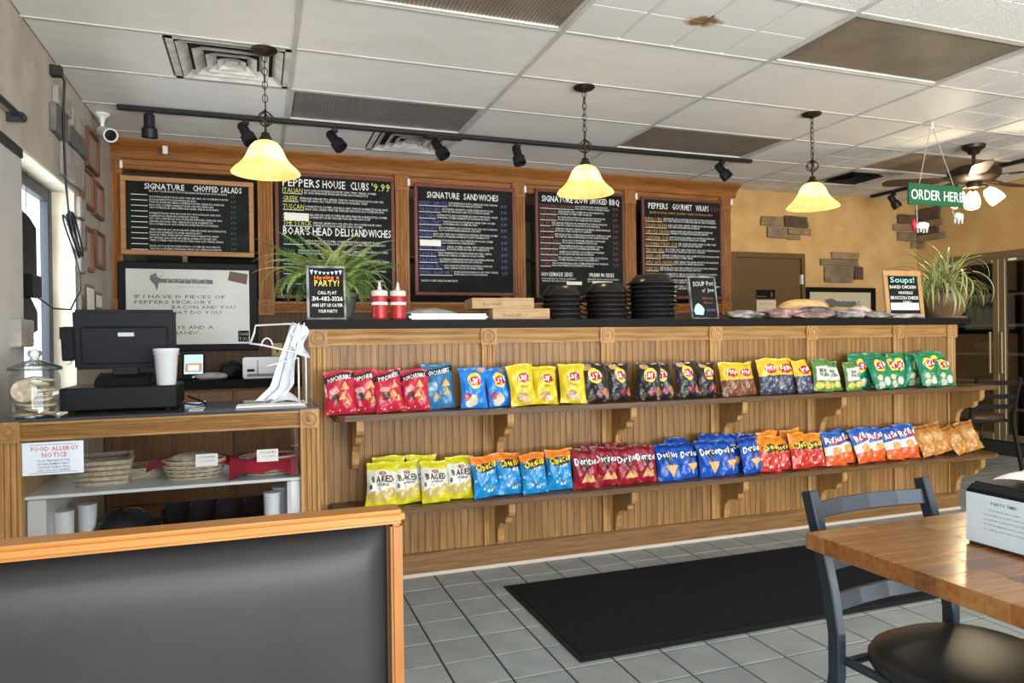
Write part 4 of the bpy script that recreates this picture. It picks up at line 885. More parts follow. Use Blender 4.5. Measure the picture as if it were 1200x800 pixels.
# ------------------------------------------------------------------ things on the countertop
ZT = 1.313
def sign_board(name, label, x0, x1, y, h, lean, fmat, fw, art, rz=0, th=.012):
    """leaning board: local x 0..w, local z up, front toward -y"""
    w_ = x1-x0; t = thing(name, label, 'sign', ((x0+x1)/2, y, ZT+.0005), rot=(-lean, 0, rz)); 
    B(-w_/2+fw*.5, w_/2-fw*.5, -.004, th-.004, fw*.5, h-fw*.5).build('slate', SLATE, t)
    for a in ((-w_/2, w_/2, h-fw, h), (-w_/2, w_/2, 0, fw), (-w_/2, -w_/2+fw, fw, h-fw), (w_/2-fw, w_/2, fw, h-fw)): B(a[0], a[1], -.008, th, a[2], a[3]).build('frame', fmat, t, bevel=.003)
    for nm, mat, jobs in art:
        mb = MB()
        for j in jobs: put_text(mb, j[0], j[1]*w_, j[2]*h, -.0055, j[3], fit=j[4]*w_, bold=.012, align='LEFT', res=2, rot=j[5] if len(j) > 5 else 0)
        o = mb.build(nm, mat, t, fix=False); o['kind'] = 'stuff'
    return t
ORC = chalk('bright_orange', (.75, .22, .06)); YLC = chalk('bright_yellow', (.75, .62, .10))
GREYF = noise_mat('distressed_grey_frame', (.30, .31, .31), (.10, .10, .10), 18, rough=.7)
t = sign_board('catering_sign', 'chalk catering sign with bunting in front of the fern', .235, .425, 3.66, .275, .12, GREYF, .012,
    [('script', ORC, [('Having a', -.30, .74, .030, .60, .04)]), ('party_word', YLC, [('PARTY?', -.30, .625, .042, .60)]),
     ('details', CHALK, [('CALL PJ AT', -.22, .475, .022, .46), ('314-482-3326', -.37, .355, .030, .74), ('AND LET US CATER', -.38, .245, .022, .76), ('YOUR PARTY!', -.22, .135, .022, .46)])])
mb = MB()
for k in range(8):
    x = -.07+k*.02; mb.add([(x-.008, -.0055, .248-.006*math.cos((k-3.5)*.7)), (x+.008, -.0055, .248-.006*math.cos((k-3.5)*.7)), (x, -.0055, .228)], [(0, 1, 2)])
o = mb.build('bunting', base_mat('chalk_pale_blue', (.55, .68, .72), .8), t, fix=False); o['kind'] = 'stuff'
t = sign_board('soup_sign', 'small tilted chalk soup sign beside the tallest bowl stack', 2.49, 2.685, 3.72, .27, .16, GREYF, .010,
    [('heading', base_mat('chalk_grey', (.45, .45, .43), .8), [('SOUP Pot', -.34, .76, .040, .72, .05), ("o' Joe", -.02, .63, .03, .4, .05)]), ('soup_names', MAR, [('Mushroom', -.05, .46, .02, .4), ('Bacon', .0, .36, .02, .3)]), ('price_word', base_mat('chalk_violet', (.16, .12, .26), .8), [('BOWL', .08, .18, .022, .32)])])
mb = MB(); mb.prism([(-.07, .03), (-.015, .025), (-.002, .06), (-.02, .085), (-.045, .10), (-.065, .085), (-.078, .055)], -.0055, -.005, 'y'); o = mb.build('bowl_drawing', base_mat('chalk_mint', (.40, .60, .50), .8), t)
WOODF = wood('pale_pine_frame', (.50, .30, .13), (.38, .21, .08), 'z')
t = sign_board('soups_sign', 'pine framed chalk board of soups beside the spider plant', 4.06, 4.405, 3.74, .335, .10, WOODF, .036,
    [('heading', base_mat('chalk_aqua', (.30, .66, .58), .8), [('Soups!', -.33, .755, .055, .60)]), ('soup_names', CHALK, [('BAKED CHICKEN', -.36, .63, .030, .66), ('NOODLE', -.14, .515, .026, .36), ('BROCCOLI CHEESE', -.36, .405, .030, .70), ('CHILI', -.05, .33, .02, .2)])])
B(-.13, .125, -.007, -.0052, .06, .11).build('blank_strip', PAPER, t); 
def squeeze(x, label):
    y = 3.72; t = thing('squeeze_bottle', label, 'bottle', (x, y, ZT), group='ketchup squeeze bottles')
    part(MB().lathe([(.036, 0), (.040, .004), (.041, .015), (.039, .06), (.0405, .12), (.040, .128)], (x, y, ZT+.0005), 24), 'bottle_body', base_mat('ketchup_red', (.38, .02, .02), .3), t, smooth=True)
    part(MB().lathe([(.0418, .08), (.0418, .094)], (x, y, ZT), 24, cap=False), 'band', WHITE, t, smooth='all')
    c_ = part(MB().lathe([(.0425, .126), (.0425, .15), (.036, .156), (.014, .158), (.011, .165), (.004, .20), (.002, .2)], (x, y, ZT), 20), 'cap', base_mat('bottle_cap', (.62, .54, .48), .4), t, smooth=True)
squeeze(.602, 'left red ketchup squeeze bottle next to the fern'); squeeze(.697, 'right red ketchup squeeze bottle beside the foil tray')
KRAFT = noise_mat('kraft_card', (.36, .235, .125), (.42, .28, .155), 20, rough=.8)
def kbox(label, x0, x1, y0, y1, z0, h, rz=0):
    cx, cy = (x0+x1)/2, (y0+y1)/2; t = thing('kraft_box', label, 'box', (cx, cy, z0), rz, 'flat kraft takeaway boxes')
    B(x0-cx, x1-cx, y0-cy, y1-cy, 0, h).build('carton', KRAFT, t, bevel=.002); B(x0-cx+.004, x1-cx-.004, y0-cy-.0012, y0-cy+.001, h*.78, h*.80).build('lid_seam', base_mat('seam_brown', (.16, .09, .045), .8), t)
    mb = MB(); put_text(mb, 'EcoCraft', -.16*(x1-x0)*2, .018, y0-cy-.0016, .022, fit=.10, bold=.01); put_text(mb, 'ecocraft packaging', .06, .012, y0-cy-.0016, .009, fit=.10); o = mb.build('print', base_mat('brown_print', (.13, .075, .035), .8), t, fix=False); o['kind'] = 'stuff'
kbox('lower kraft takeaway box with brown print', 1.205, 1.54, 3.68, 3.98, ZT+.0005, .062); kbox('upper kraft takeaway box lying turned on another', 1.12, 1.47, 3.72, 3.96, ZT+.064, .058, -.12)
# foil tray under clear film
ft = thing('foil_tray', 'silver tray under clear film beside the ketchup bottles', 'tray', (.98, 3.85, ZT+.0005))
B(-.22, .22, -.12, .12, 0, .035).build('tray', base_mat('dull_foil', (.42, .46, .50), .35, .6), ft, bevel=.012, segs=2)
mb = MB(); mb.grid(lambda u, v: (-.235+u*.30, -.11+v*.22, .036+.035*math.sin(PI*u)**.6*math.sin(PI*v)**.5+.004*math.sin(19*u)*math.sin(15*v)), 18, 12); mb.build('film_wrap', base_mat('clear_film', (.5, .5, .48), .2, Alpha=.55), ft, smooth='all')
# stacks of black bowls turned upside down
BOWL = base_mat('glossy_black_bowl', (.012, .011, .010), .22)
bm1 = MB().lathe([(0, .058), (.07, .058), (.082, .052), (.110, .012), (.112, .006), (.124, .006), (.125, 0), (.118, -.0005), (.106, .004), (.078, .048), (0, .052)], n=28).mesh('black_bowl', BOWL, smooth=True)
def bowls(x, y, n, r, dz, which):
    for k in range(n):
        o = link('black_bowl', bm1, None, (x+.003*math.sin(k*2.3), y+.003*math.cos(k*3.1), ZT+.0015+k*dz)); o.scale = (r/.125, r/.125, 1)
        tag(o, 'black upturned takeaway bowl, %s from the bottom of the %s stack' % (ORD[k], which), 'bowl', 'stacked black takeaway bowls')
bowls(1.665, 3.80, 6, .128, .0275, 'left'); bowls(1.955, 3.80, 7, .14, .0265, 'middle'); bowls(2.265, 3.80, 9, .155, .0268, 'tallest right')
# bread and wrapped sandwiches
BREAD = noise_mat('bread_crust', (.50, .30, .12), (.62, .42, .20), 12, rough=.6, bump=.2)
WR = [noise_mat('wrapper_'+n_, a, b, 16, rough=.3, bump=.5, bscale=30, lo=.42, hi=.58) for n_, a, b in (('grey', (.34, .31, .29), (.12, .11, .11)), ('pink', (.46, .27, .24), (.20, .12, .11)), ('dark', (.03, .028, .028), (.16, .14, .13)), ('mauve', (.26, .19, .19), (.42, .38, .36)))]
for nm, lb, ct_, c, sz, mt, sd in (
    ('wrapped_sandwich', 'crumpled grey wrapper at the left end of the sandwich pile', 'wrapper', (2.90, 3.76), (.22, .16, .055), WR[0], 1),
    ('wrapped_sandwich', 'mauve wrapper second from the left end of the sandwich pile', 'wrapper', (3.06, 3.90), (.20, .16, .05), WR[3], 12),
    ('wrapped_sandwich', 'pinkish crumpled wrapper left of the bread loaf', 'wrapper', (3.19, 3.76), (.26, .18, .065), WR[1], 2),
    ('wrapped_sandwich', 'black crumpled wrapper in front of the bread loaf', 'wrapper', (3.44, 3.72), (.27, .15, .075), WR[2], 3),
    ('wrapped_sandwich', 'low pink wrapper before the black wrapper', 'wrapper', (3.34, 3.64), (.24, .10, .04), WR[1], 13),
    ('bread_loaf', 'golden bread loaf among the wrapped sandwiches', 'bread', (3.53, 3.93), (.42, .18, .14), BREAD, 4),
    ('wrapped_sandwich', 'mauve grey crumpled wrapper right of the black wrapper', 'wrapper', (3.70, 3.72), (.26, .18, .06), WR[3], 5),
    ('wrapped_sandwich', 'low grey wrapper between bread roll and soups board', 'wrapper', (3.90, 3.68), (.22, .14, .045), WR[0], 14),
    ('bread_roll', 'pale bread roll near the soups board', 'bread', (3.80, 3.92), (.20, .16, .085), BREAD, 6),
    ('wrapped_sandwich', 'red and white wrapper beside the soups board', 'wrapper', (3.98, 3.90), (.15, .14, .09), noise_mat('wrapper_red', (.55, .05, .04), (.66, .55, .45), 7, rough=.3, lo=.48, hi=.54), 7),
    ('wrapped_sandwich', 'flat mauve wrapper in front of the soups board', 'wrapper', (4.14, 3.65), (.26, .10, .03), WR[3], 8)):
    lump(nm, lb, ct_, (c[0], c[1], ZT), sz, mt, sd, (22, 12), .05 if 'bread' in nm else .20)

# ------------------------------------------------------------------ plants
rp = random.Random(21)
FERN = [noise_mat('fern_green_%d' % k, a, b, 25, rough=.55) for k, (a, b) in enumerate((((.16, .25, .06), (.27, .37, .11)), ((.09, .16, .03), (.16, .24, .06)), ((.33, .40, .15), (.44, .48, .20))))]
def frond_mesh(length, droop, mat, width=.042):
    """arching frond in local +x, rising then drooping, with paired leaflets"""
    mb = MB(); N = 22; P = []; a = rp.uniform(1.05, 1.35); x = z = 0; st = length/N
    for i in range(N+1):
        P.append(Vector((x, .01*math.sin(i*.4), z))); x += math.cos(a)*st; z += math.sin(a)*st; a -= droop/N*(1+.8*i/N)
    mb.tube(P, [.0022*(1-i/N*.7) for i in range(N+1)], 4)
    for i in range(2, N+1):
        d = (P[i]-P[i-1]).normalized(); t_ = i/N; ln = width*math.sin(PI*min(1, t_*.93+.07))**.7; up_ = Vector((0, 1, 0)).cross(d)
        for s_ in (-1, 1):
            for q in (0, .5):
                b0 = P[i-1]+(P[i]-P[i-1])*q; tip = b0+Vector((0, s_, 0))*ln+d*ln*.35-up_*ln*rp.uniform(.1, .35)*(-1 if up_.z < 0 else 1); wv = d*.0042
                mid = (b0+tip)/2; mb.add([b0-wv*.5, mid-wv, tip, mid+wv, b0+wv*.5], [(0, 1, 2, 3, 4)])
    return mb.mesh('frond', mat, fix=False)
fp = thing('potted_fern', 'bushy green fern in a pot behind the catering sign', 'plant', (.385, 3.90, ZT+.0005))
MB().lathe([(.09, 0), (.10, .01), (.125, .12), (.135, .125), (.135, .15), (.12, .15), (.11, .12), (0, .12)], n=28).build('pot', noise_mat('dark_pot', (.05, .06, .055), (.09, .10, .09), 8, rough=.5), fp, smooth=True)
fms = [frond_mesh(.50, 1.5, FERN[0], .038), frond_mesh(.46, 2.3, FERN[0], .038), frond_mesh(.50, .8, FERN[1], .036), frond_mesh(.40, 2.8, FERN[1], .036), frond_mesh(.46, 1.2, FERN[2], .034)]
for k in range(190):
    o = link('frond', fms[k % 5], fp, (rp.uniform(-.06, .06), rp.uniform(-.06, .06), .135)); o.rotation_euler = (rp.uniform(-.25, .25), rp.uniform(-.50, .22), (an := rp.uniform(0, 2*PI))); q = rp.uniform(.66, 1.06)*(.55 if math.sin(an) < -.5 else 1); o.scale = (q, q, q)
# spider plant: long striped arching leaves
SPL = bpy.data.materials.new('striped_leaf'); SPL.use_nodes = True; nt = SPL.node_tree; b_ = nt.nodes['Principled BSDF']; b_.inputs['Roughness'].default_value = .45
uv = nn(nt, 'ShaderNodeUVMap'); sx = nn(nt, 'ShaderNodeSeparateXYZ'); r_ = ramp(nt, [(.0, (.50, .48, .22)), (.22, (.42, .42, .16)), (.34, (.12, .20, .03)), (.66, (.14, .22, .04))]); e_ = r_.color_ramp.elements.new(.8); e_.color = (.46, .45, .2, 1)
nt.links.new(uv.outputs[0], sx.inputs[0]); nt.links.new(sx.outputs[0], r_.inputs[0]); nt.links.new(r_.outputs[0], b_.inputs['Base Color'])
def blade_mesh(length, a0, droop, width):
    mb = MB(); N = 16; x = z = 0; a = a0; st = length/N; vs = []
    for i in range(N+1):
        wv = width*(1-(i/N)**2.2)*.5+.0006
        n_ = Vector((-math.sin(a), 0, math.cos(a)))
        for s_ in (-1, 0, 1): vs.append(Vector((x, s_*wv, z))+n_*(.25*wv*abs(s_)))
        x += math.cos(a)*st; z += math.sin(a)*st; a -= droop/N*(.5+1.2*i/N)
    mb.add(vs, [(i*3+k, i*3+k+1, i*3+k+4, i*3+k+3) for i in range(N) for k in (0, 1)])
    me = mb.mesh('leaf', SPL, smooth='all', fix=False); ul = me.uv_layers.new(name='UVMap')
    for p in me.polygons:
        for li, vi in zip(p.loop_indices, p.vertices): ul.data[li].uv = ((vi % 3)/2, (vi//3)/N)
    return me
spn = thing('spider_plant', 'spider plant with striped arching leaves in a brown pot', 'plant', (4.70, 3.84, ZT+.0005))
POT = noise_mat('brown_ceramic_pot', (.10, .06, .03), (.15, .09, .05), 10, rough=.4)
MB().lathe([(.10, 0), (.115, .006), (.12, .03), (.15, .09), (.165, .15), (.16, .185), (.172, .195), (.172, .212), (.155, .212), (.145, .18), (0, .175)], n=32).build('pot', POT, spn, smooth=True)
MB().lathe([(.14, 0), (.15, .004), (.152, .018), (.142, .018), (.14, .010), (.0, .010)], n=28).build('saucer', POT, spn, smooth=True)
bms = [blade_mesh(.56, 1.25, 3.2, .018), blade_mesh(.50, 1.1, 3.9, .020), blade_mesh(.46, .9, 3.6, .017), blade_mesh(.58, 1.35, 1.9, .016), blade_mesh(.38, .7, 2.6, .018), blade_mesh(.50, 1.45, 1.3, .014)]
for k in range(170):
    o = link('leaf', bms[rp.choice((0, 1, 1, 2, 2, 3, 4, 4, 5))], spn, (rp.uniform(-.06, .06), rp.uniform(-.06, .06), .17)); o.rotation_euler = (rp.uniform(-.2, .2), rp.uniform(-.25, .3), rp.uniform(0, 2*PI)); q = rp.uniform(.65, 1.12); o.scale = (q, q, q)
lf = blade_mesh(.80, .75, 2.1, .010)
for a in (PI+.1, .25): o = link('leaf', lf, spn, (0, 0, .17)); o.rotation_euler = (0, 0, a); o.scale = (.8, 1, .8)

# ------------------------------------------------------------------ glass display case at the till
YC = 3.05; ZK = .93
dc = thing('display_case', 'oak framed glass display case under the register', 'display case', (-.33, 3.3, 0))
CASEIN = base_mat('case_white', (.55, .57, .58), .5)
part(fluted(.163, .238, YC+.02, 0, .862, .022, 3), 'post', OAKZ, dc, smooth=True); part(fluted(-.892, -.815, YC+.02, 0, .862, .022, 3), 'post', OAKZ, dc, smooth=True)
part(fluted_x(-.815, .163, YC+.02, .858, .926, .022, 4), 'front_rail', OAKX, dc, smooth=True); part(fluted_x(-.815, .163, YC+.02, .0, .12, .02, 2), 'base_rail', OAKX, dc, smooth=True)
for x in (.2, -.853): r_ = wpart('rosette', rosette_mesh(.076, OAKZ), dc, (x, YC+.004, .892))
part(B(.163, .238, YC+.02, 3.565, .0, .925), 'side_panel', OAKZ, dc); part(B(-.892, -.815, YC+.02, 3.565, 0, .925), 'side_panel', OAKZ, dc)
part(B(-.815, .163, YC+.02, 3.565, .0, .36), 'lower_cabinet', PANEL, dc)
part(B(-.805, .155, YC+.012, YC+.017, .12, .86), 'front_glass', GLASS, dc)
part(B(-.815, .163, YC+.035, 3.53, .635, .648), 'shelf', base_mat('white_case_shelf', (.62, .65, .66), .35), dc, bevel=.002)
DGL = base_mat('dark_case_top', (.05, .055, .06), .08); part(B(-.90, .243, YC-.004, 3.565, .927, .937), 'top', DGL, dc, bevel=.002)
for x in (-.78, .14): part(B(x-.03, x+.03, 3.10, 3.5, .361, .63), 'inner_side', CASEIN, dc)
ZS = .648
# allergy notice taped inside the glass
al = thing('allergy_notice', 'printed food allergy notice with red heading taped to case glass', 'notice', (-.72, YC+.009, .73)); part(B(-.825+.012, -.617, YC+.006, YC+.0105, .73, .85), 'sheet', base_mat('notice_sheet', (.66, .72, .78), .4), al)
mb = MB(); put_text(mb, 'FOOD ALLERGY', -.785, .818, YC+.005, .022, fit=.145, bold=.015); put_text(mb, 'NOTICE', -.75, .795, YC+.005, .022, fit=.075, bold=.015); part(mb, 'heading', base_mat('notice_red', (.55, .12, .15), .6), al, fix=False)
mb = MB()
for k, s_ in enumerate(('FOOD PREPARED IN THIS', 'ESTABLISHMENT MAY', 'CONTAIN WHEAT, EGGS,', 'DAIRY, SOYA, NUTS AND MORE')): put_text(mb, s_, -.713, .778-k*.012, YC+.005, .010, align='CENTER', bold=.01, fit=.10)
for a in ((-.79, -.637, .84, .8415), (-.79, -.637, .737, .7385)): mb.add([(a[0], YC+.005, a[2]), (a[1], YC+.005, a[2]), (a[1], YC+.005, a[3]), (a[0], YC+.005, a[3])], [(0, 1, 2, 3)])
part(mb, 'body_text', base_mat('notice_ink', (.10, .13, .22), .6), al, fix=False)
WICK = noise_mat('cream_wicker', (.50, .44, .33), (.36, .30, .20), 60, rough=.7)
REDC = noise_mat('red_napkin', (.28, .012, .03), (.36, .02, .045), 9, rough=.8, bump=.2)
def basket(label, cx, cy, rz, fold):
    t = thing('bread_basket', label, 'basket', (cx, cy, ZS+.0005), rz, 'wicker baskets in the display case')
    mb = MB(); a0, b0 = .085, .06
    for k in range(8):
        z = .004+k*.0085; g = 1+.045*k
        mb.tube([(a0*g*math.cos(q*PI/14)*(1.12 if abs(math.cos(q*PI/14)) > .7 else 1), b0*g*math.sin(q*PI/14), z+.0025*(q % 2)*(1 if k % 2 else -1)) for q in range(28)], .0046, 5, True)
    mb.build('weave', WICK, t, smooth='all')['kind'] = 'stuff'
    MB().lathe([(.0, 0), (.98, 0), (1.0, .01)], n=20).build('bottom', WICK, t).scale = (.085, .06, .6)
    mb = MB(); mb.tube([(a0*1.4*math.cos(q*PI/14), b0*1.38*math.sin(q*PI/14), .073) for q in range(28)], .006, 6, True); mb.build('rim', WICK, t, smooth='all')
    return t
def cloth(label, cx, cy, z, sx, sy, seed, over):
    ph = random.Random(seed).uniform(0, 6)
    def fn(u, v):
        x, y = (u-.5)*sx, (v-.5)*sy; r_ = max(abs(x)/(sx/2), abs(y)/(sy/2)); inside = math.hypot(x/.115, y/.08)
        zz = .052+.02*min(1, inside**2)+.006*math.sin(30*x+ph)*math.cos(26*y) if inside < 1.12 else .081-over*(inside-1.12)**1.1+.010*math.sin(7*math.atan2(y, x)+ph)*(inside-1.0)
        return (cx+x, cy+y, z+max(.004, zz))
    return tag(MB().grid(fn, 26, 22).build('napkin', REDC, smooth='all'), label, 'napkin', 'red napkins in the baskets')
basket('wicker basket with beige snacks at the centre of the case shelf', -.255, 3.26, 0, 0); cloth('red napkin lining the centre basket', -.27, 3.30, ZS, .32, .20, 2, .06)
basket('wicker basket draped by a large red napkin at right of the case', .045, 3.24, .1, 0); cloth('large red napkin spilling over the right basket', .02, 3.25, ZS, .27, .28, 5, .085)
lump('snack_packet', 'clear packet of beige snacks in the centre basket', 'food pack', (-.255, 3.25, ZS+.055), (.19, .10, .05), noise_mat('oat_snack', (.30, .24, .17), (.45, .38, .28), 40, rough=.5), 9, amp=.05)
for x, y, z, lb in ((-.20, 3.165, .705, 'white price card on the centre basket'), (.035, 3.12, .715, 'white price card on the right basket')):
    t = thing('price_card', lb, 'price card', (x, y, z), rot=(-.25, 0, 0)); B(-.042, .042, -.001, .001, 0, .05).build('card', PAPER, t); mb = MB(); put_text(mb, 'COOKIES', -.03, .034, -.0018, .010, fit=.06, bold=.01); put_text(mb, '2 for $1.99', -.02, .018, -.0018, .010, fit=.05); mb.build('card_print', DKT, t, fix=False)['kind'] = 'stuff'
def wtray(label, cx, cy, sx, sy, h, rz):
    t = thing('wicker_tray', label, 'tray', (cx, cy, ZS+.0005), rz); mb = MB(); n_ = 5
    for k in range(n_):
        g = .82+.18*k/(n_-1); z = .004+h*k/(n_-1); mb.tube([(sx/2*g*a, sy/2*g*b, z) for a, b in ((-1, -1), (0, -1.03), (1, -1), (1.02, 0), (1, 1), (0, 1.03), (-1, 1), (-1.02, 0))], h/n_*.62, 6, True)
    mb.build('weave', WICK, t, smooth='all')['kind'] = 'stuff'; B(-sx*.42, sx*.42, -sy*.42, sy*.42, .0, .006).build('bottom', WICK, t)
wtray('empty deep wicker tray behind the allergy notice', -.60, 3.33, .20, .26, .085, .1); wtray('empty shallow wicker tray left of the centre basket', -.47, 3.40, .18, .18, .035, .25)
# black condiment caddy and cup sleeves low in the case
ZL = .3605
cd = thing('condiment_caddy', 'black four compartment caddy low in the display case', 'caddy', (-.17, 3.36, ZL)); mb = MB()
mb.box(-.22, .22, -.10, .10, 0, .01); mb.box(-.22, .22, -.10, -.092, .01, .09); mb.box(-.22, .22, .092, .10, .01, .15)
for k in range(5): x = -.216+k*.108; mb.prism([(-.10, .0), (.10, .0), (.10, .15), (-.02, .15), (-.10, .09)], x-.004, x+.004, 'x')
mb.build('tray', BLKPLAST, cd)
for k in range(4): B(-.175+k*.108, -.155+k*.108, -.1015, -.1, .05, .056).build('slot_label', WHITE, cd)
for k in range(4): lump('sauce_packets', 'pile of sauce packets in the %s caddy slot' % ORD[k], 'packets', (-.332+k*.108, 3.35, ZL+.011), (.085, .13, .05), base_mat('packet_%d' % k, ((.05, .05, .06), (.30, .30, .30), (.40, .38, .33), (.06, .055, .06))[k], .35), 30+k, amp=.15)
lump('dark_bag', 'crumpled dark plastic bag low at left in the case', 'bag', (-.53, 3.33, ZL), (.22, .22, .16), base_mat('dark_bag', (.015, .016, .02), .3), 41)
for k, x in enumerate((-.72, -.66)): tag(MB().lathe([(.03, 0), (.03, .0), (.036, .20), (.037, .2)], n=18).build('cup_sleeve', base_mat('white_cup', (.62, .64, .66), .4), smooth=True, loc=(x, 3.22+.1*k, ZL)), ('front' if k == 0 else 'rear')+' sleeve of white cups at left low in the case', 'cups', 'cup sleeves in the case')
for k, x in enumerate((.05, .085)): tag(MB().lathe([(.028, 0), (.034, .22), (.036, .22), (.0, .222)], n=18).build('cup_sleeve', base_mat('white_cup', (.62, .64, .66), .4), smooth=True, loc=(x, 3.16+.11*k, ZL)), ('front' if k == 0 else 'rear')+' sleeve of white cups at right low in the case', 'cups', 'cup sleeves in the case')

# ------------------------------------------------------------------ register and things on the case top
ZG = .937
rg = thing('cash_register', 'black point of sale register seen from the back on the case', 'register', (-.53, 3.42, ZG))
part(B(-.735, -.315, 3.235, 3.58, ZG+.008, ZG+.098), 'cash_drawer', BLKPLAST, rg, bevel=.005)
for x in (-.70, -.35): 
    for y in (3.27, 3.54): part(MB().lathe([(.012, 0), (.012, .009)], (x, y, ZG), 10), 'foot', BLKPLAST, rg)
part(MB().prism([(3.30, ZG+.098), (3.52, ZG+.098), (3.50, ZG+.125), (3.42, ZG+.15), (3.34, ZG+.13)], -.63, -.42, 'x'), 'stand_base', BLKPLAST, rg, bevel=.006, segs=2)
part(MB().prism([(3.395, ZG+.12), (3.45, ZG+.12), (3.445, ZG+.27), (3.405, ZG+.27)], -.575, -.475, 'x'), 'stand_neck', BLKPLAST, rg, bevel=.005)
Mm = Matrix.Translation((-.52, 3.375, 1.225)) @ Matrix.Rotation(.16, 4, 'X')
BP2 = base_mat('register_shell', (.011, .0125, .015), .5, 0, .15)
m_ = part(MB().box(-.192, .192, -.004, .035, -.125, .125, Mm), 'monitor', BP2, rg, bevel=.010, segs=2)
part(MB().box(-.165, .165, -.018, -.002, -.10, .06, Mm), 'rear_bulge', BP2, m_, bevel=.012, segs=2)
part(MB().box(-.235, -.19, -.01, .028, -.085, .055, Mm), 'card_reader', BLKPLAST, m_, bevel=.005)
part(MB().box(-.025, .035, -.0205, -.0175, .018, .034, Mm), 'serial_sticker', base_mat('grey_sticker', (.42, .45, .48), .5), m_)
tbk = MB(); tbk.tube([(-.31, 3.3, ZG+.02), (-.24, 3.33, ZG+.006), (-.22, 3.45, ZG+.006), (-.3, 3.56, ZG+.03)], .004, 6); part(tbk, 'power_cord', BLKPLAST, rg)
# plastic cup on the drawer, cookie jar at the wall end
CUPM = base_mat('frosted_plastic', (.62, .63, .65), .35, Alpha=.72)
cp_ = thing('plastic_cup', 'frosted plastic cup standing on the register drawer', 'cup', (-.357, 3.285, ZG+.0985)); MB().lathe([(0, .0), (.034, .0), (.037, .01), (.047, .135), (.051, .14), (.051, .152), (.047, .152), (.044, .135), (.034, .004), (0, .004)], n=28).build('cup_wall', CUPM, cp_, smooth=True); MB().lathe([(.05, .128), (.0515, .130), (.05, .132)], n=28, cap=False).build('rim_band', CUPM, cp_)
JG = glass_mat('jar_glass', (.95, .97, .97), .09)
jr = thing('cookie_jar', 'glass cookie jar with knobbed lid at the left end of the case', 'jar', (-.795, 3.16, ZG))
MB().lathe([(.0, .002), (.072, .002), (.082, .01), (.083, .15), (.075, .168), (.072, .178)], n=32).build('jar_glass', JG, jr, smooth=True)
lid = MB().lathe([(.086, .176), (.09, .18), (.088, .188), (.06, .20), (.03, .212), (.018, .215), (.014, .222), (.022, .232), (.024, .242), (.018, .252), (0, .255)], n=32).build('lid', glass_mat('lid_glass', (.80, .84, .86), .22), jr, smooth=True)
COOK = noise_mat('sugar_cookie', (.36, .28, .19), (.52, .44, .33), 45, rough=.8, bump=.3)
ckm = MB().lathe([(0, 0), (.038, 0), (.043, .004), (.041, .010), (.025, .013), (0, .014)], n=18).mesh('cookie', COOK, smooth=True)
rc = random.Random(3); k = 0
for lay in range(8):
    for q in range(2):
        a = lay*1.9+q*PI; x, y = -.795+.028*math.cos(a), 3.16+.028*math.sin(a)
        o = link('cookie', ckm, None, (x, y, ZG+.006+lay*.0185)); o.rotation_euler = (rc.uniform(-.18, .18), rc.uniform(-.18, .18), a); k += 1
        tag(o, 'brown sugared cookie, %s in layer %s from the bottom of the jar' % (('first', 'second')[q], ORD[lay]), 'cookie', 'cookies in the glass jar')
o = link('cookie', ckm, None, (-.815, 3.098, ZG+.10)); o.rotation_euler = (1.35, 0, .3); tag(o, 'pale round cookie standing against the jar front', 'cookie', 'cookies in the glass jar')
# bag rack with white carrier bags at the right end of the case
WIREW = base_mat('white_wire', (.66, .66, .66), .35, .3)
rk = thing('bag_rack', 'bent white wire carrier bag rack at the right end of the case', 'bag rack', (.1, 3.3, ZG))
mb = MB(); mb.tube([(.196, 3.18, ZG+.004), (.196, 3.18, 1.152), (.02, 3.19, 1.196), (-.028, 3.20, 1.203), (-.022, 3.22, 1.215), (-.01, 3.24, 1.25), (-.005, 3.24, 1.28), (.14, 3.22, 1.285), (.145, 3.22, 1.262), (.13, 3.22, 1.25), (.15, 3.2, 1.235)], .0042, 7)
mb.tube([(.165, 3.16, ZG+.004), (.165, 3.17, 1.14)], .004, 6); mb.tube([(.165, 3.17, 1.14), (.05, 3.16, 1.11), (.03, 3.16, 1.105)], .0035, 6)
mb.tube([(.04+.022*math.cos(q*.35), 3.22, 1.19+.035*math.sin(q*.35)) for q in range(10)], .003, 6)
mb.tube([(.196, 3.18, ZG+.006), (.19, 3.33, ZG+.006), (.10, 3.33, ZG+.006), (.165, 3.16, ZG+.006)], .004, 6)
part(mb, 'wire_frame', WIREW, rk, smooth='all')
BAGW = noise_mat('white_carrier_film', (.62, .66, .70), (.78, .80, .82), 9, rough=.35, bump=.3)
def drape(u, v):
    x = .168-.080*v**.8+.105*(u-.5)*(.55+.45*v)+.009*math.sin(16*u+4*v); z = 1.285-.33*v+.006*math.sin(14*u); y = 3.24+.06*(u-.5)+.022*math.sin(18*u+3*v)
    if v > .82: x -= (v-.82)*.25; z = max(ZG+.006, z)
    return (x, y, max(z, ZG+.006))
cbag = thing('carrier_bags', 'bundle of white plastic carrier bags hanging on the wire rack', 'plastic bags', (.13, 3.24, ZG)); part(MB().grid(drape, 22, 26), 'bag_bundle', BAGW, cbag, smooth='all')
part(MB().grid(lambda u, v: (.145+.06*u+.012*math.sin(8*v), 3.27+.03*math.sin(5*u+6*v), 1.295-.14*v-.02*u), 10, 14), 'bag_handles', BAGW, cbag, smooth='all')
mb = MB(); mb.grid(lambda u, v: (.05+.13*u, 3.22+.1*v, ZG+.008+.045*math.sin(PI*u)**1.2*(.3+.7*v)), 12, 6); part(mb, 'loose_fold', BAGW, cbag, smooth='all')
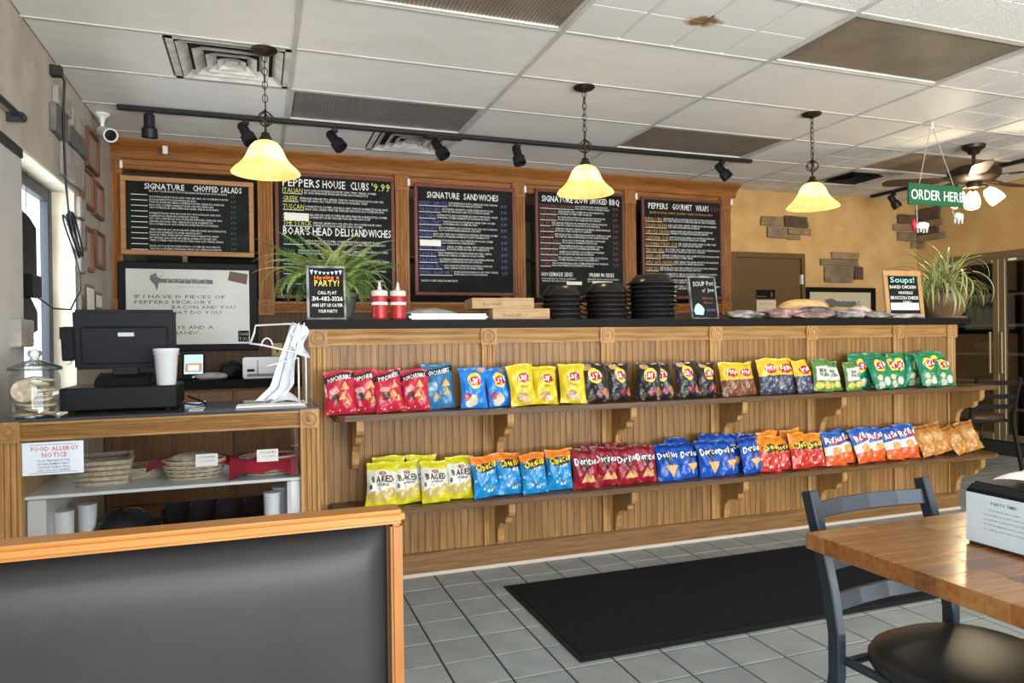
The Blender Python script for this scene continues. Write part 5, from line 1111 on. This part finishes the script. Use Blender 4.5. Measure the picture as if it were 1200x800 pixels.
for k, (x0, x1, y0, y1) in enumerate(((-.085, .19, 3.13, 3.26), (-.08, .18, 3.12, 3.24))):
    o = B(x0, x1, y0, y1, ZG+.001+k*.005, ZG+.005+k*.005).build('paper_stack', PAPER); tag(o, ('bottom' if k == 0 else 'top')+' sheaf of white paper on the case by the bag rack', 'paper', 'paper on the case')
rcp = thing('sticker_card', 'small printed card lying on the case top', 'card', (-.235, 3.19, ZG)); part(B(-.262, -.208, 3.12, 3.27, ZG+.0005, ZG+.002), 'card', base_mat('pale_blue_card', (.60, .70, .80), .4), rcp); part(B(-.255, -.215, 3.14, 3.19, ZG+.002, ZG+.0026), 'orange_patch', base_mat('card_orange', (.6, .3, .1), .5), rcp)

# things on the back counter
ZBk = .945
SILV = base_mat('silver_plastic', (.42, .42, .41), .35, .5)
pr_ = thing('label_printer', 'silver boxy printer on the back counter', 'printer', (.05, 5.6, ZBk+.001))
part(B(-.10, .18, 5.52, 5.75, ZBk+.001, ZBk+.155), 'case', SILV, pr_, bevel=.008, segs=2); part(B(-.07, -.02, 5.517, 5.521, ZBk+.05, ZBk+.07), 'display_window', BLKPLAST, pr_); part(B(.0, .005, 5.517, 5.521, ZBk+.03, ZBk+.13), 'vertical_slot', BLKPLAST, pr_); part(B(-.07, .12, 5.517, 5.521, ZBk+.015, ZBk+.035), 'lower_trim', base_mat('dull_grey', (.2, .2, .2), .5), pr_)
tm_ = thing('order_tablet', 'black order tablet with lit screen tilted on the back counter', 'tablet', (-.43, 5.55, ZBk+.001), rot=(-.35, 0, 0)); B(-.075, .075, 0, .02, 0, .20).build('body', BLKPLAST, tm_, bevel=.006); B(-.062, .062, -.002, .0, .045, .19).build('screen', emit('tablet_screen', (.40, .60, .80), .7), tm_); B(-.055, .055, -.003, -.002, .06, .125).build('orange_panel', emit('tablet_orange', (.55, .25, .12), .5), tm_); B(-.035, .035, -.004, -.003, .07, .11).build('white_panel', emit('tablet_white', (.6, .7, .85), .7), tm_); MB().lathe([(.009, 0), (.009, .003), (0, .004)], (0, 0, .022), 12, Matrix.Rotation(PI/2, 4, 'X')).build('home_button', WHITE, tm_)
lump('paper_pile', 'loose pile of receipts on the back counter', 'paper', (-.30, 5.56, ZBk), (.22, .16, .05), noise_mat('receipt_grey', (.33, .31, .28), (.5, .48, .44), 10, rough=.8), 51)
lump('cable_heap', 'heap of black cables between tablet and printer', 'cables', (-.17, 5.62, ZBk), (.16, .18, .12), BLKPLAST, 52, amp=.2)
lump('phone_base', 'black phone in front of the silver printer', 'phone', (.19, 5.50, ZBk), (.13, .10, .10), BLKPLAST, 53, amp=.08)
ol = thing('wall_outlet', 'brass outlet plate on the dark panelling by the bag rack', 'outlet', (.14, YM, 1.12)); part(B(.11, .19, YM-.006, YM, 1.07, 1.2), 'plate', base_mat('brass_plate', (.34, .24, .09), .4, .4), ol, bevel=.002); part(B(.143, .157, YM-.009, YM-.006, 1.13, 1.15), 'socket', BLKPLAST, ol)
# kitchen shelf with cans and cup stacks seen under and between the boards
ks = thing('kitchen_shelf', 'dim steel shelf rack behind the menu wall', 'shelf', (2.0, 7.0, 0)); STL = base_mat('dull_steel', (.30, .29, .27), .4, .7)
for z in (.9, 1.36, 2.0): part(B(-.6, 4.3, 6.8, 7.3, z, z+.02), 'shelf_board', STL, ks)
for x in (-.6, 1.0, 2.6, 4.26): part(B(x, x+.04, 6.8, 6.84, 0, 2.4), 'upright', STL, ks)
for k in range(7):
    o = MB().lathe([(.07, 0), (.07, .17), (.074, .172), (.074, .18), (0, .18)], n=18).build('steel_can', base_mat('bright_can', (.55, .55, .52), .4, .3), smooth=True, loc=(1.36+k*.155, 6.95, 1.381)); tag(o, '%s pale can from the left on the kitchen shelf under the sandwiches board' % ORD[k], 'can', 'cans on the kitchen shelf')
for k, x in enumerate((1.27, 2.42, 2.58)):
    o = MB().lathe([(.05, 0), (.065, .55), (.07, .56), (.0, .565)], n=16).build('cup_stack', base_mat('cream_cup', (.45, .40, .30), .5), smooth=True, loc=(x, 6.92, 1.381)); tag(o, ('tall cup stack behind the gap left of the sandwiches board', 'tall cup stack behind the gap left of the barbecue board', 'tall cup stack hidden beside the barbecue board')[k], 'cups', 'cup stacks in the kitchen')
plight('kitchen_glow', (1.8, 6.5, 2.55), 4, (1, .85, .65), .15)

# ------------------------------------------------------------------ left wall: framed papers, camera, cord, hanging sign
CRT = wood('small_frame_wood', (.20, .09, .05), (.12, .05, .028), 'z'); CRI = noise_mat('certificate_paper', (.40, .33, .26), (.33, .26, .20), 12, rough=.5)
for k, (y0, y1, z0, z1, lb) in enumerate(((5.02, 5.36, 2.31, 2.56, 'small framed certificate nearest the ceiling on the left wall'), (4.89, 5.18, 2.05, 2.29, 'framed certificate left of the menu wall below the topmost frame'), (5.22, 5.50, 2.04, 2.27, 'framed certificate tight beside the salads board'), (4.91, 5.16, 1.66, 1.93, 'lower left framed certificate on the left wall'), (5.22, 5.51, 1.71, 1.95, 'lower right framed certificate on the left wall'))):
    t = thing('framed_certificate', lb, 'frame', (XL, (y0+y1)/2, z0), group='framed certificates on the left wall')
    for a in ((y0, y1, z1-.022, z1), (y0, y1, z0, z0+.022), (y0, y0+.03, z0+.022, z1-.022), (y1-.03, y1, z0+.022, z1-.022)): part(B(XL+.001, XL+.028, *a), 'frame', CRT, t, bevel=.003)
    part(B(XL+.001, XL+.012, y0+.028, y1-.028, z0+.02, z1-.02), 'certificate', CRI, t)
for k, (y0, y1, z0, z1) in enumerate(((4.99, 5.22, 1.40, 1.58), (5.26, 5.46, 1.44, 1.55))):
    t = thing('pinned_note', ('wood backed white note above the register on the left wall', 'small white note right of the wood backed one')[k], 'note', (XL, (y0+y1)/2, z0)); part(B(XL+.001, XL+.012, y0, y1, z0, z1), 'backing', CRT, t); part(B(XL+.012, XL+.014, y0+.02, y1-.02, z0+.012, z1-.02), 'paper', PAPER, t)
cmr = thing('security_camera', 'white bullet security camera under the ceiling above the certificates', 'camera', (-.90, 5.20, ZC-.01))
part(MB().lathe([(.045, 0), (.045, -.012), (.02, -.03), (.012, -.06), (.012, -.09)], (-.92, 5.22, ZC-.006), 16), 'mount', WHITE, cmr, smooth=True)
M = Matrix.Translation((-.90, 5.20, 2.565)) @ Matrix.Rotation(.5, 4, 'Z') @ Matrix.Rotation(PI/2+.35, 4, 'X')
part(MB().lathe([(0, -.07), (.034, -.068), (.038, -.05), (.038, .075), (.044, .078), (.044, .10), (.036, .10), (.034, .085), (0, .085)], (0, 0, 0), 20, M), 'housing', WHITE, cmr, smooth=True); part(MB().lathe([(.034, .086), (.034, .092), (.018, .094), (0, .096)], (0, 0, 0), 18, M), 'lens', BLKPLAST, cmr, smooth=True)
dt = thing('wall_sensor', 'small white sensor under the ceiling near the camera', 'sensor', (-.6, YM-.14, 2.6)); part(B(-.635, -.60, 5.79, 5.815, 2.60, 2.66), 'box', WHITE, dt, bevel=.004)
CRD = base_mat('grey_black_cord', (.02, .02, .022), .5)
cd_ = thing('power_cord', 'black power cord with coiled slack hanging down the left wall', 'cord', (XL+.03, 4.35, 1.8)); x = XL+.02
part(MB().box(x-.02, x+.035, 4.26, 4.31, 2.60, 2.655), 'plug', CRD, cd_, bevel=.005)
part(MB().tube([(x+.02, 4.31, 2.63), (x+.03, 4.35, 2.60), (x+.02, 4.36, 2.40), (x+.02, 4.38, 2.1), (x+.035, 4.37, 1.92), (x+.03, 4.37, 1.84)], .006, 7), 'cord_drop', CRD, cd_, smooth='all')
mb = MB()
for k in range(6): mb.tube([(x+.03+.012*k % .03+.004*k, 4.42+.15*math.cos(a+.1*k)*(1-.05*k), 1.80-.5*.15*math.cos(a+.1*k)+.034*math.sin(a)*(1+.12*k)) for a in [q*2*PI/20 for q in range(20)]], .005, 6, True)
part(mb, 'coil', CRD, cd_, smooth='all')
part(MB().tube([(x+.03, 4.45, 1.75), (x+.03, 4.62, 1.62), (x+.03, 4.64, 1.52), (x+.01, 4.50, 1.40), (x-.04, 4.36, 1.40), (XL-.08, 4.22, 1.47)], .005, 7), 'cord_loop', CRD, cd_, smooth='all')
sn = thing('window_sign', 'black back of an unlit sign hanging in the street window', 'window sign', (XL-.07, 4.05, 1.25)); x0, x1 = XL-.10, XL-.055
part(MB().prism([(3.74, 1.30), (3.74, 1.90), (3.95, 1.86), (4.10, 1.84), (4.22, 1.80), (4.22, 1.53), (4.10, 1.50), (4.08, 1.46), (4.22, 1.38), (4.22, 1.28), (4.0, 1.24)], x0, x1, 'x'), 'panel', BLKPLAST, sn, bevel=.004)
part(B(XL-.055, XL-.015, 3.98, 4.14, 1.44, 1.55), 'power_box', BLKPLAST, sn, bevel=.005)
part(MB().tube([(XL-.08, 3.9, 1.875), (XL-.08, 3.9, 2.07)], .002, 5), 'chain', BLKPLAST, sn); part(MB().tube([(XL-.08, 4.15, 1.82), (XL-.08, 4.15, 2.07)], .002, 5), 'chain', BLKPLAST, sn)
sw = thing('wall_switch', 'small black switch on the window reveal', 'switch', (XL-.06, wy1-.013, 1.27)); part(B(XL-.08, XL-.05, wy1-.022, wy1-.0125, 1.24, 1.31), 'switch_box', BLKPLAST, sw, bevel=.002)
kb_ = thing('reveal_knob', 'round white disc on the window reveal below the switch', 'knob', (XL-.04, wy1-.013, 1.12)); part(MB().lathe([(.022, 0), (.022, .008), (.016, .012), (0, .013)], (XL-.045, wy1-.0125, 1.115), 16, Matrix.Rotation(PI/2, 4, 'X')), 'disc', base_mat('cream_plastic', (.6, .56, .42), .4), kb_, smooth=True)

# ------------------------------------------------------------------ floor mat
MAT = noise_mat('black_rubber_mat', (.008, .009, .012), (.012, .013, .017), 50, spec=.08, rough=.85, bump=.5, bscale=220)
o = thing('floor_mat', 'long black rubber floor mat before the counter', 'mat', (2.3, 2.85, 0)); mb = MB()
part(B(1.14, 3.40, 2.44, 3.27, .0005, .009), 'pile', MAT, o, bevel=.003); part(B(1.115, 3.425, 2.415, 3.295, .0004, .005), 'rubber_border', base_mat('mat_border', (.011, .011, .013), .7, 0, .15), o, bevel=.002)

# ------------------------------------------------------------------ booth
VINYL = noise_mat('black_vinyl', (.014, .014, .014), (.019, .019, .0185), 6, rough=.42, bump=.03, bscale=400)
HONEY = wood('honey_oak_trim', (.36, .155, .036), (.25, .10, .021), 'x', .3, 10); HONEYZ = wood('honey_oak_post', (.31, .14, .045), (.22, .09, .027), 'z', .3, 10)
bt = thing('booth_bench', 'black vinyl booth bench with honey oak cap rail', 'booth', (-.4, 1.0, 0))
part(B(-.985, .208, 1.072, 1.124, .930, .951), 'cap_rail', HONEY, bt, bevel=.006, segs=3)
part(B(.186, .204, 1.074, 1.122, 0, .930), 'end_post', HONEYZ, bt, bevel=.004, segs=2)
part(B(-.985, .186, 1.10, 1.12, .0, .930), 'back_board', PANEL, bt)
def cush(u, v):
    x = -.985+u*1.168; z = .45+v*.476; e = max(0, 1-abs(2*u-1)**14)*max(0, 1-abs(2*v-1)**10)
    return (x, 1.098-.045*e**.5, z)
part(MB().grid(cush, 60, 30), 'back_cushion', VINYL, bt, smooth='all')
mb = MB(); mb.box(-.985, .20, .56, 1.055, .36, .46); part(mb, 'seat_cushion', VINYL, bt, bevel=.03, segs=3); part(B(-.985, .20, .60, 1.10, 0, .36), 'seat_base', PANEL, bt)

# ------------------------------------------------------------------ table, chair, napkin dispenser
tbt = thing('dining_table', 'butcher block dining table in the right foreground', 'table', (1.78, .95, 0))
rt = random.Random(8); TX0, TX1, TY0, TY1, TZ0, TZ1 = 1.168, 2.39, .56, 1.305, .724, .76
BB = [noise_mat('butcher_block_%d' % k, a, b, 12, (.4, 5, 5), rough=.2, detail=5, rnd=.10, spec=.5) for k, (a, b) in enumerate((((.26, .112, .032), (.185, .074, .02)), ((.22, .088, .025), (.155, .06, .016)), ((.31, .15, .05), (.23, .10, .03)), ((.15, .062, .021), (.105, .04, .013))))]
yy = TY0; row = 0
while yy < TY1-.001:
    wv = min(.046, TY1-yy); xx = TX0; off = rt.uniform(.08, .3); first = True
    while xx < TX1-.001:
        ln = off if first else rt.uniform(.22, .5); first = False; x2 = min(TX1, xx+ln)
        if TX1-x2 < .05: x2 = TX1
        part(B(xx+.0002, x2-.0002, yy+.0002, yy+wv-.0002, TZ0, TZ1), 'stave', BB[rt.choice((0, 0, 1, 1, 2, 3, 0))], tbt, bevel=.0008); xx = x2
    yy += wv
part(B(1.96, 2.06, .88, .98, .02, .714), 'pedestal', BLKMETAL, tbt); mb = MB(); mb.box(1.75, 2.27, .89, .97, .0, .03); mb.box(1.97, 2.05, .62, 1.24, .0, .03); part(mb, 'base', BLKMETAL, tbt, bevel=.004); part(B(1.80, 2.22, .70, 1.16, .714, .7238), 'top_plate', BLKMETAL, tbt)
CHM = base_mat('black_metal_sky_tint', (.028, .036, .047), .34, .35); SEAT = noise_mat('seat_vinyl', (.012, .012, .013), (.018, .018, .018), 8, rough=.32)  # CHM: black metal with the bluish sky reflection put into its base colour
def chair(label, loc, rz, mat, seatmat, group):
    """local: back posts at +y, seat toward -y, width along x"""
    t = thing('metal_chair', label, 'chair', loc, rz, group)
    hw = .197
    for s_ in (-1, 1):
        P = [(s_*(hw+.02), .075, .0), (s_*(hw+.012), .03, .2), (s_*hw, .0, .40), (s_*hw, .0, .50), (s_*hw, .018, .60), (s_*hw, .05, .72), (s_*hw, .08, .822)]
        MB().bar(P, .026, .034, (1, 0, 0)).build('back_post', mat, t, bevel=.003)
        MB().tube([(s_*(hw-.01), -.36, .44), (s_*(hw+.0), -.375, .25), (s_*(hw+.015), -.40, .0)], .0125, 10).build('front_leg', mat, t, smooth='all')
        MB().tube([(s_*(hw-.012), .0, .437), (s_*(hw-.012), -.37, .437)], .011, 8).build('seat_rail', mat, t)
    for z, y in ((.775, .066), (.655, .033), (.565, .011)):
        mb = MB(); mb.bar([(-hw, y, z), (-hw*.5, y+.012, z+.002), (0, y+.016, z+.003), (hw*.5, y+.012, z+.002), (hw, y, z)], .040, .012, (0, .25, .97)); mb.build('slat', mat, t, bevel=.002)
    for y in (-.36, -.02): MB().tube([(-hw+.01, y, .437), (hw-.01, y, .437)], .010, 8).build('cross_rail', mat, t)
    MB().tube([(-hw-.006, -.385, .16), (hw+.006, -.385, .16)], .009, 8).build('stretcher', mat, t)
    pts = []
    for k in range(40):
        a = 2*PI*k/40; c, s2 = math.cos(a), math.sin(a); e = 2/2.6
        pts.append((math.copysign(abs(c)**e, c)*.205, math.copysign(abs(s2)**e, s2)*.20-.205))
    mb = MB(); vs = []; lev = [(.97, 0), (1, .012), (1, .028), (.96, .042), (.85, .05), (.6, .056), (.3, .058)]
    for g, z in lev: vs += [(x*g, (y+.205)*g-.205, .45+z-.006) for x, y in pts]
    fs = [(i*40+k, i*40+(k+1) % 40, (i+1)*40+(k+1) % 40, (i+1)*40+k) for i in range(len(lev)-1) for k in range(40)]+[tuple(range(39, -1, -1)), tuple((len(lev)-1)*40+k for k in range(40))]
    mb.add(vs, fs).build('seat', seatmat, t, smooth='all')
chair('black metal ladder back chair pushed under the wooden table', (1.485, 1.35, 0), .05, CHM, SEAT, None)
chair('black ladder back chair in the dim corner past the counter end', (6.02, 4.45, 0), PI-.25, BLKMETAL, base_mat('brown_seat', (.06, .035, .022), .4), None)
nd = thing('napkin_dispenser', 'black napkin dispenser with a printed side on the table', 'napkin dispenser', (1.50, 1.04, .7605))
prf = [(1.425, .7605), (1.575, .7605), (1.575, .872), (1.555, .890), (1.445, .890), (1.425, .874)]
part(MB().prism(prf, .93, 1.118, 'y'), 'shell', BLKPLAST, nd, bevel=.006, segs=2)
part(B(1.4205, 1.4225, .934, 1.114, .764, .872), 'acrylic_cover', glass_mat('acrylic', (.97, .98, 1), .08), nd)
part(B(1.4232, 1.4245, .936, 1.112, .767, .870), 'paper_insert', base_mat('insert_paper', (.78, .88, .90), .6), nd)
Mt = Matrix(((0, 0, -1, 1.4227), (-1, 0, 0, 1.03), (0, 1, 0, .852), (0, 0, 0, 1)))
mb = MB(); put_text_m(mb, 'PARTY TIME?', Mt, .009, fit=.05, bold=.015)
for k, s_ in enumerate(('Catering for any occasion', 'Let us handle the food for your next', 'party, shower, meeting or reunion. Ask', 'for our catering menu at the counter', 'or call us any time today')): put_text_m(mb, s_, Mt @ Matrix.Translation((0, -.013-.010*k, 0)), .0055, fit=.085 if k else .065)
part(mb, 'insert_text', base_mat('insert_ink', (.12, .16, .18), .6), nd, fix=False)
nk = thing('napkin', 'white paper napkin sticking out of the dispenser', 'napkin', (1.5, 1.02, .89)); part(MB().grid(lambda u, v: (1.46+.08*u+.004*math.sin(6*v), .95+.13*v, .886+.036*math.sin(PI*(.15+.7*v))**.8*(.6+.4*math.sin(PI*u))), 10, 14), 'fold', PAPER, nk, smooth='all'); part(MB().grid(lambda u, v: (1.485+.03*u, .96+.11*v, .885+.05*math.sin(PI*(.1+.8*v))*(.8+.2*u)), 6, 12), 'inner_fold', PAPER, nk, smooth='all')
